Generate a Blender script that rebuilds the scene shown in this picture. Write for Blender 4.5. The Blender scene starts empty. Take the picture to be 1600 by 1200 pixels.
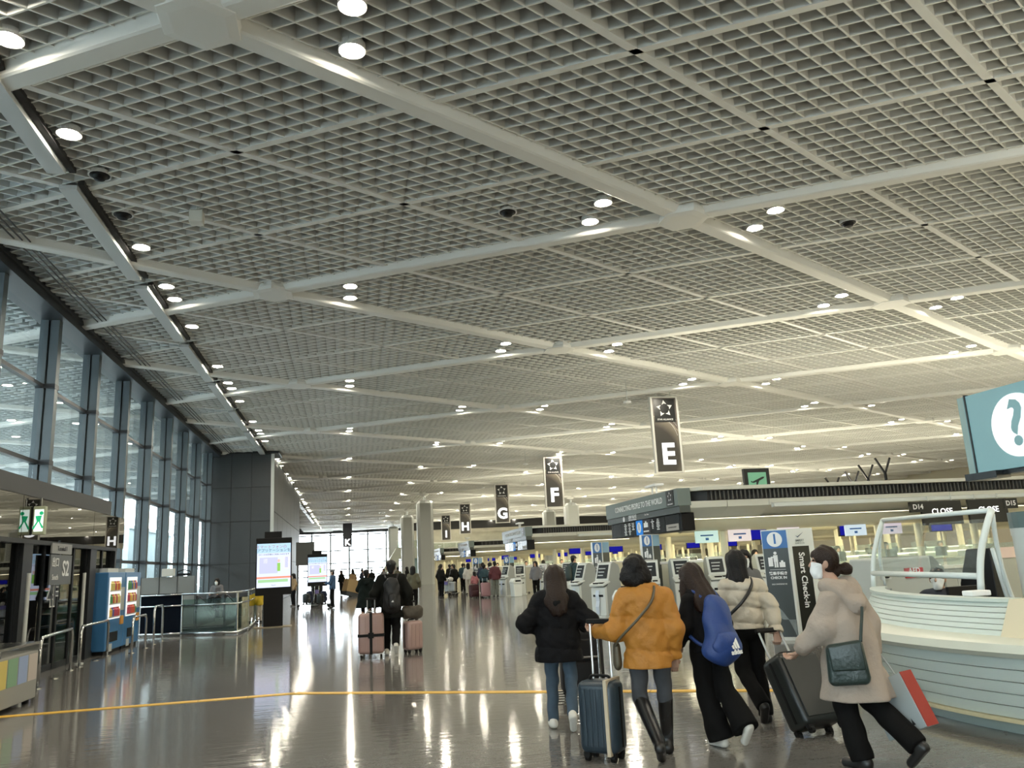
import bpy, bmesh, math, random
import numpy as np
from mathutils import Vector, Matrix
random.seed(7); RNG = np.random.default_rng(7)
SC = bpy.context.scene; COL = SC.collection
PI = math.pi; R = math.radians

# ---------------------------------------------------------------- camera
CAM_H = 1.6; FOC = 1250.7; PITCH, YAW, ROLL = 0.2197, 0.2079, -0.0512
def cam_axes():
    fw = Vector((math.sin(YAW)*math.cos(PITCH), math.cos(YAW)*math.cos(PITCH), math.sin(PITCH)))
    rt = Vector((math.cos(YAW), -math.sin(YAW), 0)); up = rt.cross(fw)
    c, s = math.cos(ROLL), math.sin(ROLL)
    return fw, c*rt + s*up, -s*rt + c*up
FW, RT, UP = cam_axes()
cd = bpy.data.cameras.new('camera'); cam = bpy.data.objects.new('camera', cd); COL.objects.link(cam)
cd.sensor_width = 36.0; cd.lens = FOC/1600*36.0; cd.clip_end = 600; cd.clip_start = 0.05
M3 = Matrix((RT, UP, -FW)).transposed()
cam.matrix_world = Matrix.Translation((0, 0, CAM_H)) @ M3.to_4x4()
SC.camera = cam
def in_view(p, margin=0.03):
    v = Vector(p) - Vector((0, 0, CAM_H)); z = v.dot(FW)
    if z < 0.3: return False
    return abs(FOC*v.dot(RT)/z) < 800*(1+margin) and abs(FOC*v.dot(UP)/z) < 600*(1+margin)

# ---------------------------------------------------------------- world, exposure
wd = bpy.data.worlds.new('overcast_sky'); SC.world = wd; wd.use_nodes = True
bg = wd.node_tree.nodes['Background']; bg.inputs[0].default_value = (0.86, 0.94, 1.0, 1); bg.inputs[1].default_value = 12.0
SC.view_settings.view_transform = 'Standard'; SC.view_settings.look = 'None'
SC.view_settings.gamma = 1.0; SC.view_settings.use_curve_mapping = False
SC.view_settings.exposure = 0.30
try:
    SC.cycles.sample_clamp_indirect = 6.0; SC.cycles.use_light_tree = True; SC.cycles.adaptive_threshold = .03
    SC.cycles.max_bounces = 6; SC.cycles.diffuse_bounces = 3; SC.cycles.glossy_bounces = 3
    SC.cycles.transparent_max_bounces = 10; SC.cycles.caustics_reflective = False
except Exception: pass
DOWNLIGHT_E = 250.0      # emission of each recessed lamp
UPLIGHT_W = 30.0         # watts per metre of the strip lamps on the island roofs
CANOPY_E = 16.0

# ---------------------------------------------------------------- materials
MATS = {}
def mat(name, col=(.5,.5,.5), rough=.5, metal=0.0, spec=.5, bump=0.0, bscale=40.0, var=0.0, vscale=6.0, emit=None, estr=1.0, coat=0.0):
    if name in MATS: return MATS[name]
    m = bpy.data.materials.new(name); m.use_nodes = True; nt = m.node_tree; b = nt.nodes['Principled BSDF']
    b.inputs['Base Color'].default_value = (*col, 1); b.inputs['Roughness'].default_value = rough
    b.inputs['Metallic'].default_value = metal; b.inputs['Specular IOR Level'].default_value = spec
    if coat: b.inputs['Coat Weight'].default_value = coat
    if emit is not None:
        b.inputs['Emission Color'].default_value = (*emit, 1); b.inputs['Emission Strength'].default_value = estr
    tc = None
    if var or bump:
        tc = nt.nodes.new('ShaderNodeTexCoord')
    if var:
        n = nt.nodes.new('ShaderNodeTexNoise'); n.inputs['Scale'].default_value = vscale; n.inputs['Detail'].default_value = 4
        nt.links.new(tc.outputs['Object'], n.inputs['Vector'])
        mx = nt.nodes.new('ShaderNodeMix'); mx.data_type = 'RGBA'
        mx.inputs[6].default_value = (*[max(0, c*(1-var)) for c in col], 1); mx.inputs[7].default_value = (*[min(1, c*(1+var)) for c in col], 1)
        nt.links.new(n.outputs['Fac'], mx.inputs[0]); nt.links.new(mx.outputs[2], b.inputs['Base Color'])
    if bump:
        n2 = nt.nodes.new('ShaderNodeTexNoise'); n2.inputs['Scale'].default_value = bscale; n2.inputs['Detail'].default_value = 3
        nt.links.new(tc.outputs['Object'], n2.inputs['Vector'])
        bp = nt.nodes.new('ShaderNodeBump'); bp.inputs['Strength'].default_value = bump; bp.inputs['Distance'].default_value = .02
        nt.links.new(n2.outputs['Fac'], bp.inputs['Height']); nt.links.new(bp.outputs['Normal'], b.inputs['Normal'])
    MATS[name] = m; return m
def emis(name, col, s):
    if name in MATS: return MATS[name]
    m = bpy.data.materials.new(name); m.use_nodes = True; nt = m.node_tree; nt.nodes.clear()
    e = nt.nodes.new('ShaderNodeEmission'); e.inputs[0].default_value = (*col, 1); e.inputs[1].default_value = s
    o = nt.nodes.new('ShaderNodeOutputMaterial'); nt.links.new(e.outputs[0], o.inputs[0]); MATS[name] = m; return m
def glass(name, tint=(.9,.95,.95), ior=1.5, rough=0.0, haze=0.0, hcol=(.7,.8,.8)):
    if name in MATS: return MATS[name]
    m = bpy.data.materials.new(name); m.use_nodes = True; nt = m.node_tree; nt.nodes.clear()
    t = nt.nodes.new('ShaderNodeBsdfTransparent'); t.inputs[0].default_value = (*tint, 1)
    g = nt.nodes.new('ShaderNodeBsdfGlossy'); g.inputs['Roughness'].default_value = rough; g.inputs[0].default_value = (1,1,1,1)
    lw = nt.nodes.new('ShaderNodeLayerWeight'); lw.inputs[0].default_value = .5; f0 = ((ior-1)/(ior+1))**2
    pw = nt.nodes.new('ShaderNodeMath'); pw.operation = 'POWER'; pw.inputs[1].default_value = 5; nt.links.new(lw.outputs['Facing'], pw.inputs[0])
    f = nt.nodes.new('ShaderNodeMath'); f.operation = 'MULTIPLY_ADD'; f.inputs[1].default_value = 1-f0; f.inputs[2].default_value = f0; nt.links.new(pw.outputs[0], f.inputs[0])
    mx = nt.nodes.new('ShaderNodeMixShader'); o = nt.nodes.new('ShaderNodeOutputMaterial')
    nt.links.new(f.outputs[0], mx.inputs[0]); nt.links.new(g.outputs[0], mx.inputs[2])
    if haze:
        d = nt.nodes.new('ShaderNodeBsdfDiffuse'); d.inputs[0].default_value = (*hcol, 1)
        m2 = nt.nodes.new('ShaderNodeMixShader'); m2.inputs[0].default_value = haze
        nt.links.new(t.outputs[0], m2.inputs[1]); nt.links.new(d.outputs[0], m2.inputs[2]); nt.links.new(m2.outputs[0], mx.inputs[1])
    else: nt.links.new(t.outputs[0], mx.inputs[1])
    nt.links.new(mx.outputs[0], o.inputs[0]); MATS[name] = m; return m

# ---------------------------------------------------------------- mesh helpers
def link(name, me, m, parent=None, smooth=False):
    o = bpy.data.objects.new(name, me); COL.objects.link(o)
    if m is not None and not me.materials:
        me.materials.append(m)
    if parent is not None: o.parent = parent
    if smooth:
        me.polygons.foreach_set('use_smooth', [True]*len(me.polygons))
    return o
class MB:
    def __init__(s): s.v = []; s.f = []
    def add(s, vs, fs):
        n = len(s.v); s.v += [tuple(v) for v in vs]; s.f += [tuple(i+n for i in f) for f in fs]; return s
    def box(s, x0, x1, y0, y1, z0, z1):
        return s.add([(x0,y0,z0),(x1,y0,z0),(x1,y1,z0),(x0,y1,z0),(x0,y0,z1),(x1,y0,z1),(x1,y1,z1),(x0,y1,z1)],
                     [(0,3,2,1),(4,5,6,7),(0,1,5,4),(1,2,6,5),(2,3,7,6),(3,0,4,7)])
    def beam(s, a, b, w, z0, z1, taper=1.0):
        # horizontal bar from a to b; width w at its foot, w*taper at its top
        a = Vector((a[0], a[1])); b = Vector((b[0], b[1])); d = (b-a).normalized(); n = Vector((-d.y, d.x))
        p = []
        for z, ww in ((z0, w/2), (z1, w/2*taper)):
            for q, sg in ((a,-1),(b,-1),(b,1),(a,1)):
                c = q + n*ww*sg; p.append((c.x, c.y, z))
        return s.add(p, [(0,3,2,1),(4,5,6,7),(0,1,5,4),(1,2,6,5),(2,3,7,6),(3,0,4,7)])
    def prism(s, poly, axis, a, b):
        # polygon in the plane across `axis` (0 x, 1 y, 2 z) pulled from a to b
        n = len(poly); vs = []
        for t in (a, b):
            for u, w in poly:
                vs.append({0:(t,u,w), 1:(u,t,w), 2:(u,w,t)}[axis])
        return s.add(vs, [tuple(range(n))[::-1], tuple(range(n, 2*n))] + [(i, (i+1)%n, n+(i+1)%n, n+i) for i in range(n)])
    def tube(s, path, r, n=8, cap=True):
        P = [Vector(p) for p in path]; rr = r if isinstance(r, (list, tuple)) else [r]*len(P); vs = []; fs = []
        u = None
        for i, p in enumerate(P):
            t = (P[min(i+1, len(P)-1)] - P[max(i-1, 0)]).normalized()
            if u is None:
                u = t.cross(Vector((0,0,1)));
                if u.length < 1e-3: u = t.cross(Vector((0,1,0)))
            u = (u - t*u.dot(t)).normalized(); w = t.cross(u)
            for k in range(n):
                a = 2*PI*k/n; vs.append(p + (u*math.cos(a) + w*math.sin(a))*rr[i])
        for i in range(len(P)-1):
            for k in range(n): fs.append((i*n+k, i*n+(k+1)%n, (i+1)*n+(k+1)%n, (i+1)*n+k))
        if cap: fs += [tuple(range(n))[::-1], tuple(range((len(P)-1)*n, len(P)*n))]
        return s.add(vs, fs)
    def lathe(s, prof, c=(0,0,0), n=16, a0=0.0, a1=2*PI, loop=False):
        full = abs(a1-a0-2*PI) < 1e-6; m = n if full else n+1; vs = []; fs = []
        for r, z in prof:
            for k in range(m):
                a = a0 + (a1-a0)*k/n; vs.append((c[0]+r*math.cos(a), c[1]+r*math.sin(a), c[2]+z))
        for i in range(len(prof)-1):
            for k in range(n): k2 = (k+1) % m; fs.append((i*m+k, i*m+k2, (i+1)*m+k2, (i+1)*m+k))
        if loop:
            i = len(prof)-1
            for k in range(n): k2 = (k+1) % m; fs.append((i*m+k, i*m+k2, k2, k))
        elif full: fs += [tuple(range(m))[::-1], tuple(range((len(prof)-1)*m, len(prof)*m))]
        return s.add(vs, fs)
    def quad(s, a, b, c, d): return s.add([a,b,c,d], [(0,1,2,3)])
    def xf(s, M):
        s.v = [tuple(M @ Vector(v)) for v in s.v]; return s
    def mesh(s, name='m'):
        me = bpy.data.meshes.new(name); me.from_pydata(s.v, [], s.f); me.update(); return me
    def build(s, name, m, parent=None, smooth=False, bevel=0.0, seg=2, auto=False):
        me = s.mesh(name); bm = bmesh.new(); bm.from_mesh(me)
        bmesh.ops.recalc_face_normals(bm, faces=bm.faces)
        if bevel:
            ed = [e for e in bm.edges if e.is_manifold and e.calc_face_angle(0) > R(28)]
            bmesh.ops.bevel(bm, geom=ed, offset=bevel, segments=seg, affect='EDGES', profile=.5, clamp_overlap=True)
        bm.to_mesh(me); bm.free(); me.update()
        o = link(name, me, m, parent, smooth)
        if auto:
            me.polygons.foreach_set('use_smooth', [True]*len(me.polygons))
            try: me.set_sharp_from_angle(angle=R(38))
            except Exception: pass
        return o
def empty(name, loc=(0,0,0), rz=0.0, rx=0.0, ry=0.0):
    o = bpy.data.objects.new(name, None); o.empty_display_size = .2; COL.objects.link(o); o.location = loc; o.rotation_euler = (rx, ry, rz); return o
def tag(o, label=None, cat=None, group=None, kind=None):
    if label: o['label'] = label
    if cat: o['category'] = cat
    if group: o['group'] = group
    if kind: o['kind'] = kind
    return o
def copy_tree(o, parent=None, label=None):
    c = o.copy(); COL.objects.link(c); c.parent = parent
    if label: c['label'] = label
    for ch in list(o.children): copy_tree(ch, c)
    return c
TXS = bpy.data.scenes.new('lettering')
def text(name, body, size, m, parent, loc, rot=(PI/2,0,0), align='CENTER', bold=0.0, ext=.002, sx=1.0):
    cu = bpy.data.curves.new(name, 'FONT'); cu.body = body; cu.size = size; cu.align_x = align; cu.align_y = 'CENTER'
    cu.extrude = ext; cu.offset = bold*size; cu.resolution_u = 3
    t = bpy.data.objects.new(name, cu); TXS.collection.objects.link(t)
    dg = None
    me = bpy.data.meshes.new_from_object(t)
    bpy.data.objects.remove(t); bpy.data.curves.remove(cu)
    me.materials.clear(); o = link(name, me, m, parent); o.location = loc; o.rotation_euler = rot; o.scale = (sx, 1, 1); return o

# ---------------------------------------------------------------- soft bodies: distance fields turned into meshes
def _field(P, prims, k):
    d = None
    for p in prims:
        if p[0] == 'e':
            c = np.array(p[1]); rr = np.array(p[2]); q = (P-c)/rr; l = np.linalg.norm(q, axis=-1); e = (l-1)*rr.min()
        else:
            a = np.array(p[1], float); b = np.array(p[2], float); ra, rb = p[3], p[4]
            sq = np.array(p[5]) if len(p) > 5 and p[5] is not None else None
            if sq is not None: Q = (P-a)/sq; ab = (b-a)/sq
            else: Q = P-a; ab = b-a
            t = np.clip((Q@ab)/max(ab@ab, 1e-9), 0, 1); e = np.linalg.norm(Q - t[..., None]*ab, axis=-1) - (ra+(rb-ra)*t)
            if sq is not None: e = e*min(sq)
        if d is None: d = e
        else:
            hh = np.clip(.5+.5*(d-e)/k, 0, 1); d = d*(1-hh)+e*hh - k*hh*(1-hh)
    return d
def sdf(prims, h, k=.03, sub=(), disp=None, clip=None, pad=.06):
    lo = np.array([1e9]*3); hi = -lo
    for p in prims:
        if p[0] == 'e': c = np.array(p[1]); rr = np.array(p[2]); lo = np.minimum(lo, c-rr); hi = np.maximum(hi, c+rr)
        else:
            sq = np.array(p[5]) if len(p) > 5 and p[5] is not None else np.ones(3); r = max(p[3], p[4])*sq
            for q in (p[1], p[2]): lo = np.minimum(lo, np.array(q)-r); hi = np.maximum(hi, np.array(q)+r)
    lo = lo-pad; hi = hi+pad; n = np.maximum(4, np.ceil((hi-lo)/h).astype(int)+1)
    ax = [lo[i]+h*np.arange(n[i]) for i in range(3)]
    P = np.stack(np.meshgrid(*ax, indexing='ij'), -1)
    d = _field(P, prims, k)
    if disp is not None: d = d + disp(P)
    for q in sub: d = np.maximum(d, -_field(P, [q], k))
    if clip is not None: d = np.maximum(d, clip(P))
    return _nets(d, lo, h)
def _nets(d, lo, h):
    s = d < 0; nx, ny, nz = d.shape
    cnt = np.zeros((nx-1, ny-1, nz-1), np.int32)
    for i in (0,1):
        for j in (0,1):
            for l in (0,1): cnt += s[i:nx-1+i, j:ny-1+j, l:nz-1+l]
    act = (cnt > 0) & (cnt < 8); idx = -np.ones(act.shape, np.int64); I = np.argwhere(act); idx[act] = np.arange(len(I))
    acc = np.zeros((len(I), 3)); w = np.zeros(len(I))
    cs = [(i,j,l) for i in (0,1) for j in (0,1) for l in (0,1)]
    for a in range(8):
        for b in range(a+1, 8):
            A, B = np.array(cs[a]), np.array(cs[b])
            if np.abs(A-B).sum() != 1: continue
            da = d[tuple((I+A).T)]; db = d[tuple((I+B).T)]; m = (da < 0) != (db < 0)
            t = np.where(m, da/np.where(m, da-db, 1), 0); acc += np.where(m[:, None], A+(B-A)*t[:, None], 0); w += m
    V = lo + h*(I + acc/np.maximum(w, 1)[:, None]); F = []
    for axn in range(3):
        o = [k for k in range(3) if k != axn]
        sa = np.take(s, range(0, s.shape[axn]-1), axn); sb = np.take(s, range(1, s.shape[axn]), axn)
        E = np.argwhere(sa != sb)
        E = E[(E[:, o[0]] > 0) & (E[:, o[1]] > 0) & (E[:, o[0]] < s.shape[o[0]]-1) & (E[:, o[1]] < s.shape[o[1]]-1)]
        if not len(E): continue
        q = []
        for du, dv in ((-1,-1),(0,-1),(0,0),(-1,0)):
            c = E.copy(); c[:, o[0]] += du; c[:, o[1]] += dv; q.append(idx[tuple(c.T)])
        q = np.stack(q, 1); fl = sa[tuple(E.T)]
        if axn == 1: fl = ~fl
        q[~fl] = q[~fl][:, ::-1]; F.append(q)
    F = np.concatenate(F) if F else np.zeros((0, 4), int)
    return V, F[(F >= 0).all(1)]
def sdf_obj(name, parts, m, parent=None):
    if not isinstance(parts, list): parts = [parts]
    V = []; F = []; n = 0
    for v, f in parts: V.append(v); F.append(f+n); n += len(v)
    V = np.concatenate(V); F = np.concatenate(F)
    me = bpy.data.meshes.new(name); me.vertices.add(len(V)); me.vertices.foreach_set('co', V.astype(np.float32).ravel())
    me.loops.add(len(F)*4); me.loops.foreach_set('vertex_index', F.astype(np.int32).ravel())
    me.polygons.add(len(F)); me.polygons.foreach_set('loop_start', np.arange(len(F), dtype=np.int32)*4)
    me.update(calc_edges=True); me.validate()
    me.polygons.foreach_set('use_smooth', np.ones(len(me.polygons), bool))
    return link(name, me, m, parent)
def sweep(pts, n=8):
    # smooth curve through points
    P = [Vector(p) for p in pts]; out = []
    for i in range(len(P)-1):
        p0, p1, p2, p3 = P[max(i-1,0)], P[i], P[i+1], P[min(i+2,len(P)-1)]
        for k in range(n):
            t = k/n; out.append(.5*((2*p1)+(-p0+p2)*t+(2*p0-5*p1+4*p2-p3)*t*t+(-p0+3*p1-3*p2+p3)*t**3))
    return out+[P[-1]]

# ================================================================ THE SETTING
CZ = 8.87                                   # underside of the ceiling grid
WX, PY = 9.09, 10.8; NX0, NY0 = -1.88, 9.79 # ceiling nodes
XW = -7.9                                   # window wall
XV = -5.7                                   # entrance vestibule front
YEND, XEND, YBACK = 150.0, 62.0, -42.0

def floor_material():
    m = bpy.data.materials.new('polished_stone_floor'); m.use_nodes = True; nt = m.node_tree; b = nt.nodes['Principled BSDF']
    tc = nt.nodes.new('ShaderNodeTexCoord')
    def noise(sc, det, rough=.6, vec=None, dist=0):
        n = nt.nodes.new('ShaderNodeTexNoise'); n.inputs['Scale'].default_value = sc; n.inputs['Detail'].default_value = det
        n.inputs['Roughness'].default_value = rough; n.inputs['Distortion'].default_value = dist
        nt.links.new(vec or tc.outputs['Object'], n.inputs['Vector']); return n
    big = noise(.35, 3); fine = noise(38, 6, .75); vein = noise(2.2, 8, .7, dist=1.6)
    r1 = nt.nodes.new('ShaderNodeValToRGB'); e = r1.color_ramp.elements
    e[0].position = .3; e[0].color = (.135,.13,.122,1); e[1].position = .75; e[1].color = (.235,.227,.212,1)
    mx0 = nt.nodes.new('ShaderNodeMath'); mx0.operation = 'MULTIPLY_ADD'; mx0.inputs[1].default_value = .55
    nt.links.new(fine.outputs['Fac'], mx0.inputs[0])
    hb = nt.nodes.new('ShaderNodeMath'); hb.operation = 'MULTIPLY'; hb.inputs[1].default_value = .45; nt.links.new(big.outputs['Fac'], hb.inputs[0])
    nt.links.new(hb.outputs[0], mx0.inputs[2]); nt.links.new(mx0.outputs[0], r1.inputs[0])
    r2 = nt.nodes.new('ShaderNodeValToRGB'); e = r2.color_ramp.elements
    e[0].position = .60; e[0].color = (0,0,0,1); e[1].position = .68; e[1].color = (1,1,1,1)
    nt.links.new(vein.outputs['Fac'], r2.inputs[0])
    mx = nt.nodes.new('ShaderNodeMix'); mx.data_type = 'RGBA'; mx.inputs[7].default_value = (.36,.35,.33,1)
    vm = nt.nodes.new('ShaderNodeMath'); vm.operation = 'MULTIPLY'; vm.inputs[1].default_value = .45; nt.links.new(r2.outputs[0], vm.inputs[0])
    nt.links.new(vm.outputs[0], mx.inputs[0]); nt.links.new(r1.outputs[0], mx.inputs[6]); nt.links.new(mx.outputs[2], b.inputs['Base Color'])
    mr = nt.nodes.new('ShaderNodeMapRange'); mr.inputs[3].default_value = .045; mr.inputs[4].default_value = .13
    nt.links.new(vein.outputs['Fac'], mr.inputs[0]); nt.links.new(mr.outputs[0], b.inputs['Roughness'])
    # shallow unevenness of the laid stone: long ripples that break the reflections
    mp = nt.nodes.new('ShaderNodeMapping'); mp.inputs['Scale'].default_value = (1.6, 5.5, 1); nt.links.new(tc.outputs['Object'], mp.inputs[0])
    rip = noise(1.6, 3, .55, mp.outputs[0]); bp = nt.nodes.new('ShaderNodeBump'); bp.inputs['Strength'].default_value = .10; bp.inputs['Distance'].default_value = .02
    nt.links.new(rip.outputs['Fac'], bp.inputs['Height']); nt.links.new(bp.outputs['Normal'], b.inputs['Normal'])
    b.inputs['Specular IOR Level'].default_value = .75
    return m
fl = MB(); fl.quad((XW, YBACK, 0), (XEND, YBACK, 0), (XEND, 76, 0), (XW, 76, 0)); fl.quad((-10, 76, 0), (XEND, 76, 0), (XEND, YEND, 0), (-10, YEND, 0))
tag(fl.build('floor', floor_material()), 'polished grey brown stone floor of the departure hall', kind='structure')
MGROUND = mat('asphalt_outside', (.55,.56,.55), .9)
tag(MB().quad((-60, -40, -.05), (XW, -40, -.05), (XW, 200, -.05), (-60, 200, -.05)).build('ground', MGROUND), 'pale kerbside pavement outside the windows', kind='structure')
# yellow guide strip in the floor: raised studs on a band, two straight runs
MYEL = mat('yellow_guide_tile', (.80,.47,.05), .45, bump=.1, bscale=60)
ys = empty('floor_marking', (0,0,0)); tag(ys, 'narrow yellow guide strip set into the stone floor', 'floor strip')
def strip_tile(a, b, w, i):
    MB().beam(a, b, w, .001, .006).build('tile', MYEL, ys)
run = [((-7.0,12.05),(-.72,12.05)), ((-.72,12.05),(5.2,8.92))]
for a, b in run:
    a = Vector(a); b = Vector(b); L = (b-a).length; n = int(L/.6)
    for i in range(n):
        p = a+(b-a)*(i/n); q = a+(b-a)*((i+.985)/n); strip_tile(p, q, .15, i)

# ---------------------------------------------------------------- ceiling: girders, ribs, grid panels
MWHITE = mat('ceiling_white_paint', (.82,.82,.78), .5)
MGRID = mat('ceiling_grid_shaded', (.66,.66,.63), .55); MLIPC = mat('ceiling_lip_lit', (.84,.84,.79), .45)  # web tone carries the shade of blade faces, lip tone the light below
MVOID = mat('ceiling_void', (.012,.012,.014), .9)
ceil = MB(); ceil.quad((XW-16, YBACK, CZ+1.9), (XEND, YBACK, CZ+1.9), (XEND, YEND, CZ+1.9), (XW-16, YEND, CZ+1.9))
ceiling = ceil.build('ceiling', MVOID); tag(ceiling, 'white egg-crate grid ceiling with diagonal girders', kind='structure')
A3 = Vector((WX/3, PY/6)); B3 = Vector((WX/3, -PY/6)); O2 = Vector((NX0, NY0))
def node(m, n): return O2 + A3*m + B3*n
NC = 10; BT, BH = .016, .26; LIPW, LIPH = .026, .020
def panel_blades(fam):
    mb = MB()
    for i in range(1, NC):
        t = i/NC
        a, b = (A3*0+B3*t, A3+B3*t) if fam == 0 else (A3*t, A3*t+B3)
        d = (b-a).normalized()*.05
        mb.beam(a+d, b-d, BT, 0, BH); mb.beam(a+d, b-d, LIPW, -LIPH, .002)      # web, then an added lip, coloured brighter as the lit lower edge
    return mb
def lit_shaded_tones(me):
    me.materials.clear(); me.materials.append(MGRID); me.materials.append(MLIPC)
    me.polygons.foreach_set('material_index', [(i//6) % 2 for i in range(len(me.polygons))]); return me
pan_all = MB(); pan_all.v, pan_all.f = [], []
for fam in (0, 1): q = panel_blades(fam); pan_all.add(q.v, q.f)
me_full = lit_shaded_tones(pan_all.mesh('grille_panel'))
me_cross = lit_shaded_tones(panel_blades(1).mesh('grille_panel_cross'))
me_slat = lit_shaded_tones(MB().beam(A3*0+A3.normalized()*.05, A3-A3.normalized()*.05, BT, 0, BH).beam(A3.normalized()*.05, A3-A3.normalized()*.05, LIPW, -LIPH, .002).mesh('slat'))
cells = []
for m in range(-40, 70):
    for n in range(-70, 40):
        c = node(m, n) + (A3+B3)/2
        if c.x < XW or c.x > XEND-1 or c.y < YBACK+3 or c.y > YEND-1: continue
        cells.append((c, m, n))
vis = []; rest = []
for c, m, n in cells:
    ok = any(in_view((c.x+dx, c.y+dy, CZ), .0) for dx, dy in ((0,0),(1.5,0),(-1.5,0),(0,.9),(0,-.9),(2.6,0),(-2.6,0)))
    (vis if ok else rest).append((c.length, c, m, n))
vis.sort(key=lambda t: t[0]); 
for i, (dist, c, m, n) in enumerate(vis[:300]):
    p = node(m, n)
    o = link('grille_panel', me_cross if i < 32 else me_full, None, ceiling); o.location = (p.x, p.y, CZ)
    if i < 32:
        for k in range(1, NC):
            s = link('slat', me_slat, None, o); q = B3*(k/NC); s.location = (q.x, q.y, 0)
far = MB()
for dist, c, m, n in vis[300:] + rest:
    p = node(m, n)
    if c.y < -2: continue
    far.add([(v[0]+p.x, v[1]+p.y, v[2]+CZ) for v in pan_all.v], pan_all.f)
fo = far.build('grille_panels', MGRID, ceiling); fo['kind'] = 'stuff'; lit_shaded_tones(fo.data)
# lines of ribs and girders between nodes
def clip_seg(a, b, x0, x1, y0, y1):
    d = b-a; t0, t1 = 0.0, 1.0
    for p, q in ((-d.x, a.x-x0), (d.x, x1-a.x), (-d.y, a.y-y0), (d.y, y1-a.y)):
        if abs(p) < 1e-9:
            if q < 0: return None
        else:
            t = q/p
            if p < 0: t0 = max(t0, t)
            else: t1 = min(t1, t)
    return (a+d*t0, a+d*t1) if t0 < t1 else None
def girder(a, b, parent, name='girder'):
    mb = MB(); d = (b-a).normalized(); n = Vector((-d.y, d.x))
    prof = [(-.29,.32),(-.29,.05),(-.17,-.13),(-.13,-.15),(.13,-.15),(.17,-.13),(.29,.05),(.29,.32)]
    vs = []
    for q in (a, b):
        for u, z in prof: w = q+n*u; vs.append((w.x, w.y, CZ+z))
    k = len(prof); mb.add(vs, [tuple(range(k))[::-1], tuple(range(k, 2*k))]+[(i,(i+1)%k,k+(i+1)%k,k+i) for i in range(k)])
    return mb.build(name, MWHITE, parent)
def rib(a, b, parent): return MB().beam(a, b, .13, CZ-.035, CZ+.22).build('rib', MWHITE, parent)
X0c, X1c, Y0c, Y1c = XW+.25, XEND, YBACK, YEND
gfar = MB()
for fam in (0, 1):
    D, S = (A3, B3) if fam == 0 else (B3, A3)
    for k in range(-75, 75):
        # one member between consecutive nodes, so that every length is a piece of its own
        for j in range(-26, 26):
            a = O2 + S*k + D*(j*3); b = a + D*3
            sg = clip_seg(a, b, X0c, X1c, Y0c, Y1c)
            if not sg: continue
            a2, b2 = sg
            if (b2-a2).length < .3 or (a2+b2).y/2 < -4: continue
            mid = (a2+b2)/2
            near = any(in_view((*(a2+(b2-a2)*t), CZ), .02) for t in (0,.25,.5,.75,1))
            if k % 3 == 0:
                if near or mid.length < 45: girder(a2, b2, ceiling)
            else:
                if near and mid.length < 75: rib(a2, b2, ceiling)
                else: gfar.beam(a2, b2, .13, CZ-.035, CZ+.22)
g2 = gfar.build('ribs', MWHITE, ceiling); g2['kind'] = 'stuff'
me_node = MB().lathe([(.40,-.185),(.56,-.165),(.60,-.10),(.60,.2)], n=6).mesh('node_plate'); me_node.materials.append(MWHITE)
nodes = []
for i in range(-1, 8):
    for j in range(-8, 30):
        if (i+j) % 2: continue
        p = Vector((NX0+i*WX, NY0+j*PY/2))
        if p.x < XW+.8 or p.x > XEND-2 or p.y < -34 or p.y > YEND-3: continue
        nodes.append(p)
        if p.y < 2: continue
        o = link('node_plate', me_node, None, ceiling); o.location = (p.x, p.y, CZ); o.rotation_euler.z = PI/6
# grey cable trough along the window side, in lengths between the girders
MTRO = mat('trough_grey', (.62,.64,.64), .4); MTROD = mat('trough_slot', (.03,.03,.03), .8)
tr = empty('cable_trough', (-5.0, 30, CZ-.12)); tag(tr, 'flat grey ceiling trough running along the window side', 'ceiling trough')
y = 4.0
while y < 118:
    y1 = y+5.05
    if not (49 < y < 56):
        MB().box(-.15,.15,y-30,y1-30-.25,-.07,.02).build('cover', MTRO, tr); MB().box(.16,.27,y-30,y1-30-.1,.03,.12).build('slot', MTROD, tr)
    y += 5.4
# thin wire rails by the top of the windows
for k in range(3):
    pass

# ---------------------------------------------------------------- recessed lamps
MRING = mat('lamp_ring', (.8,.8,.78), .35); MLAMP = emis('lamp_glow', (1.0,.92,.75), DOWNLIGHT_E)
me_ring = MB().lathe([(.155,.0),(.19,-.012),(.19,.10),(.155,.10)], n=20, loop=True).lathe([(.001,.02),(.17,.02),(.17,.03),(.001,.03)], n=20).mesh('ring'); me_ring.materials.append(MRING)
me_lens = MB().add([(.152*math.cos(-2*PI*k/14), .152*math.sin(-2*PI*k/14), 0) for k in range(14)], [tuple(range(14))]).mesh('lens'); me_lens.materials.append(MLAMP)
def downlight(x, y, label, group):
    o = link('ceiling_lamp', me_ring, None); o.location = (x, y, CZ-.05)
    l = link('lens', me_lens, None, o); l.location = (0,0,.002)
    tag(o, label, 'ceiling lamp', group); return o
lamps = []
for p in nodes:
    for sx in (-1, 1):
        for sy in (-1, 1):
            x, yy = p.x+sx*1.97, p.y+sy*.47
            if p.x < -1 and sx < 0: x = -4.45; yy = p.y+.3+sy*.5
            lamps.append((x, yy))
    if p.x < -1:
        lamps += [(-4.45, p.y+3.25), (-4.45, p.y-2.75)]
lamps = [q for q in lamps if not (q[1] > 110 and q[0] > 30)]
n_in = 0; extra = []
for x, yy in sorted(lamps, key=lambda q: math.hypot(*q)):
    if (in_view((x, yy, CZ), .01) and n_in < 290):
        n_in += 1
        if x < -4: downlight(x, yy, 'round warm recessed ceiling lamp in the row beside the grey trough', 'ceiling lamps beside the trough')
        else: downlight(x, yy, 'round warm recessed ceiling lamp of a pair in the egg-crate ceiling', 'paired ceiling lamps')
    elif yy < 70 and x < 30: extra.append((x, yy))
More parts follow.
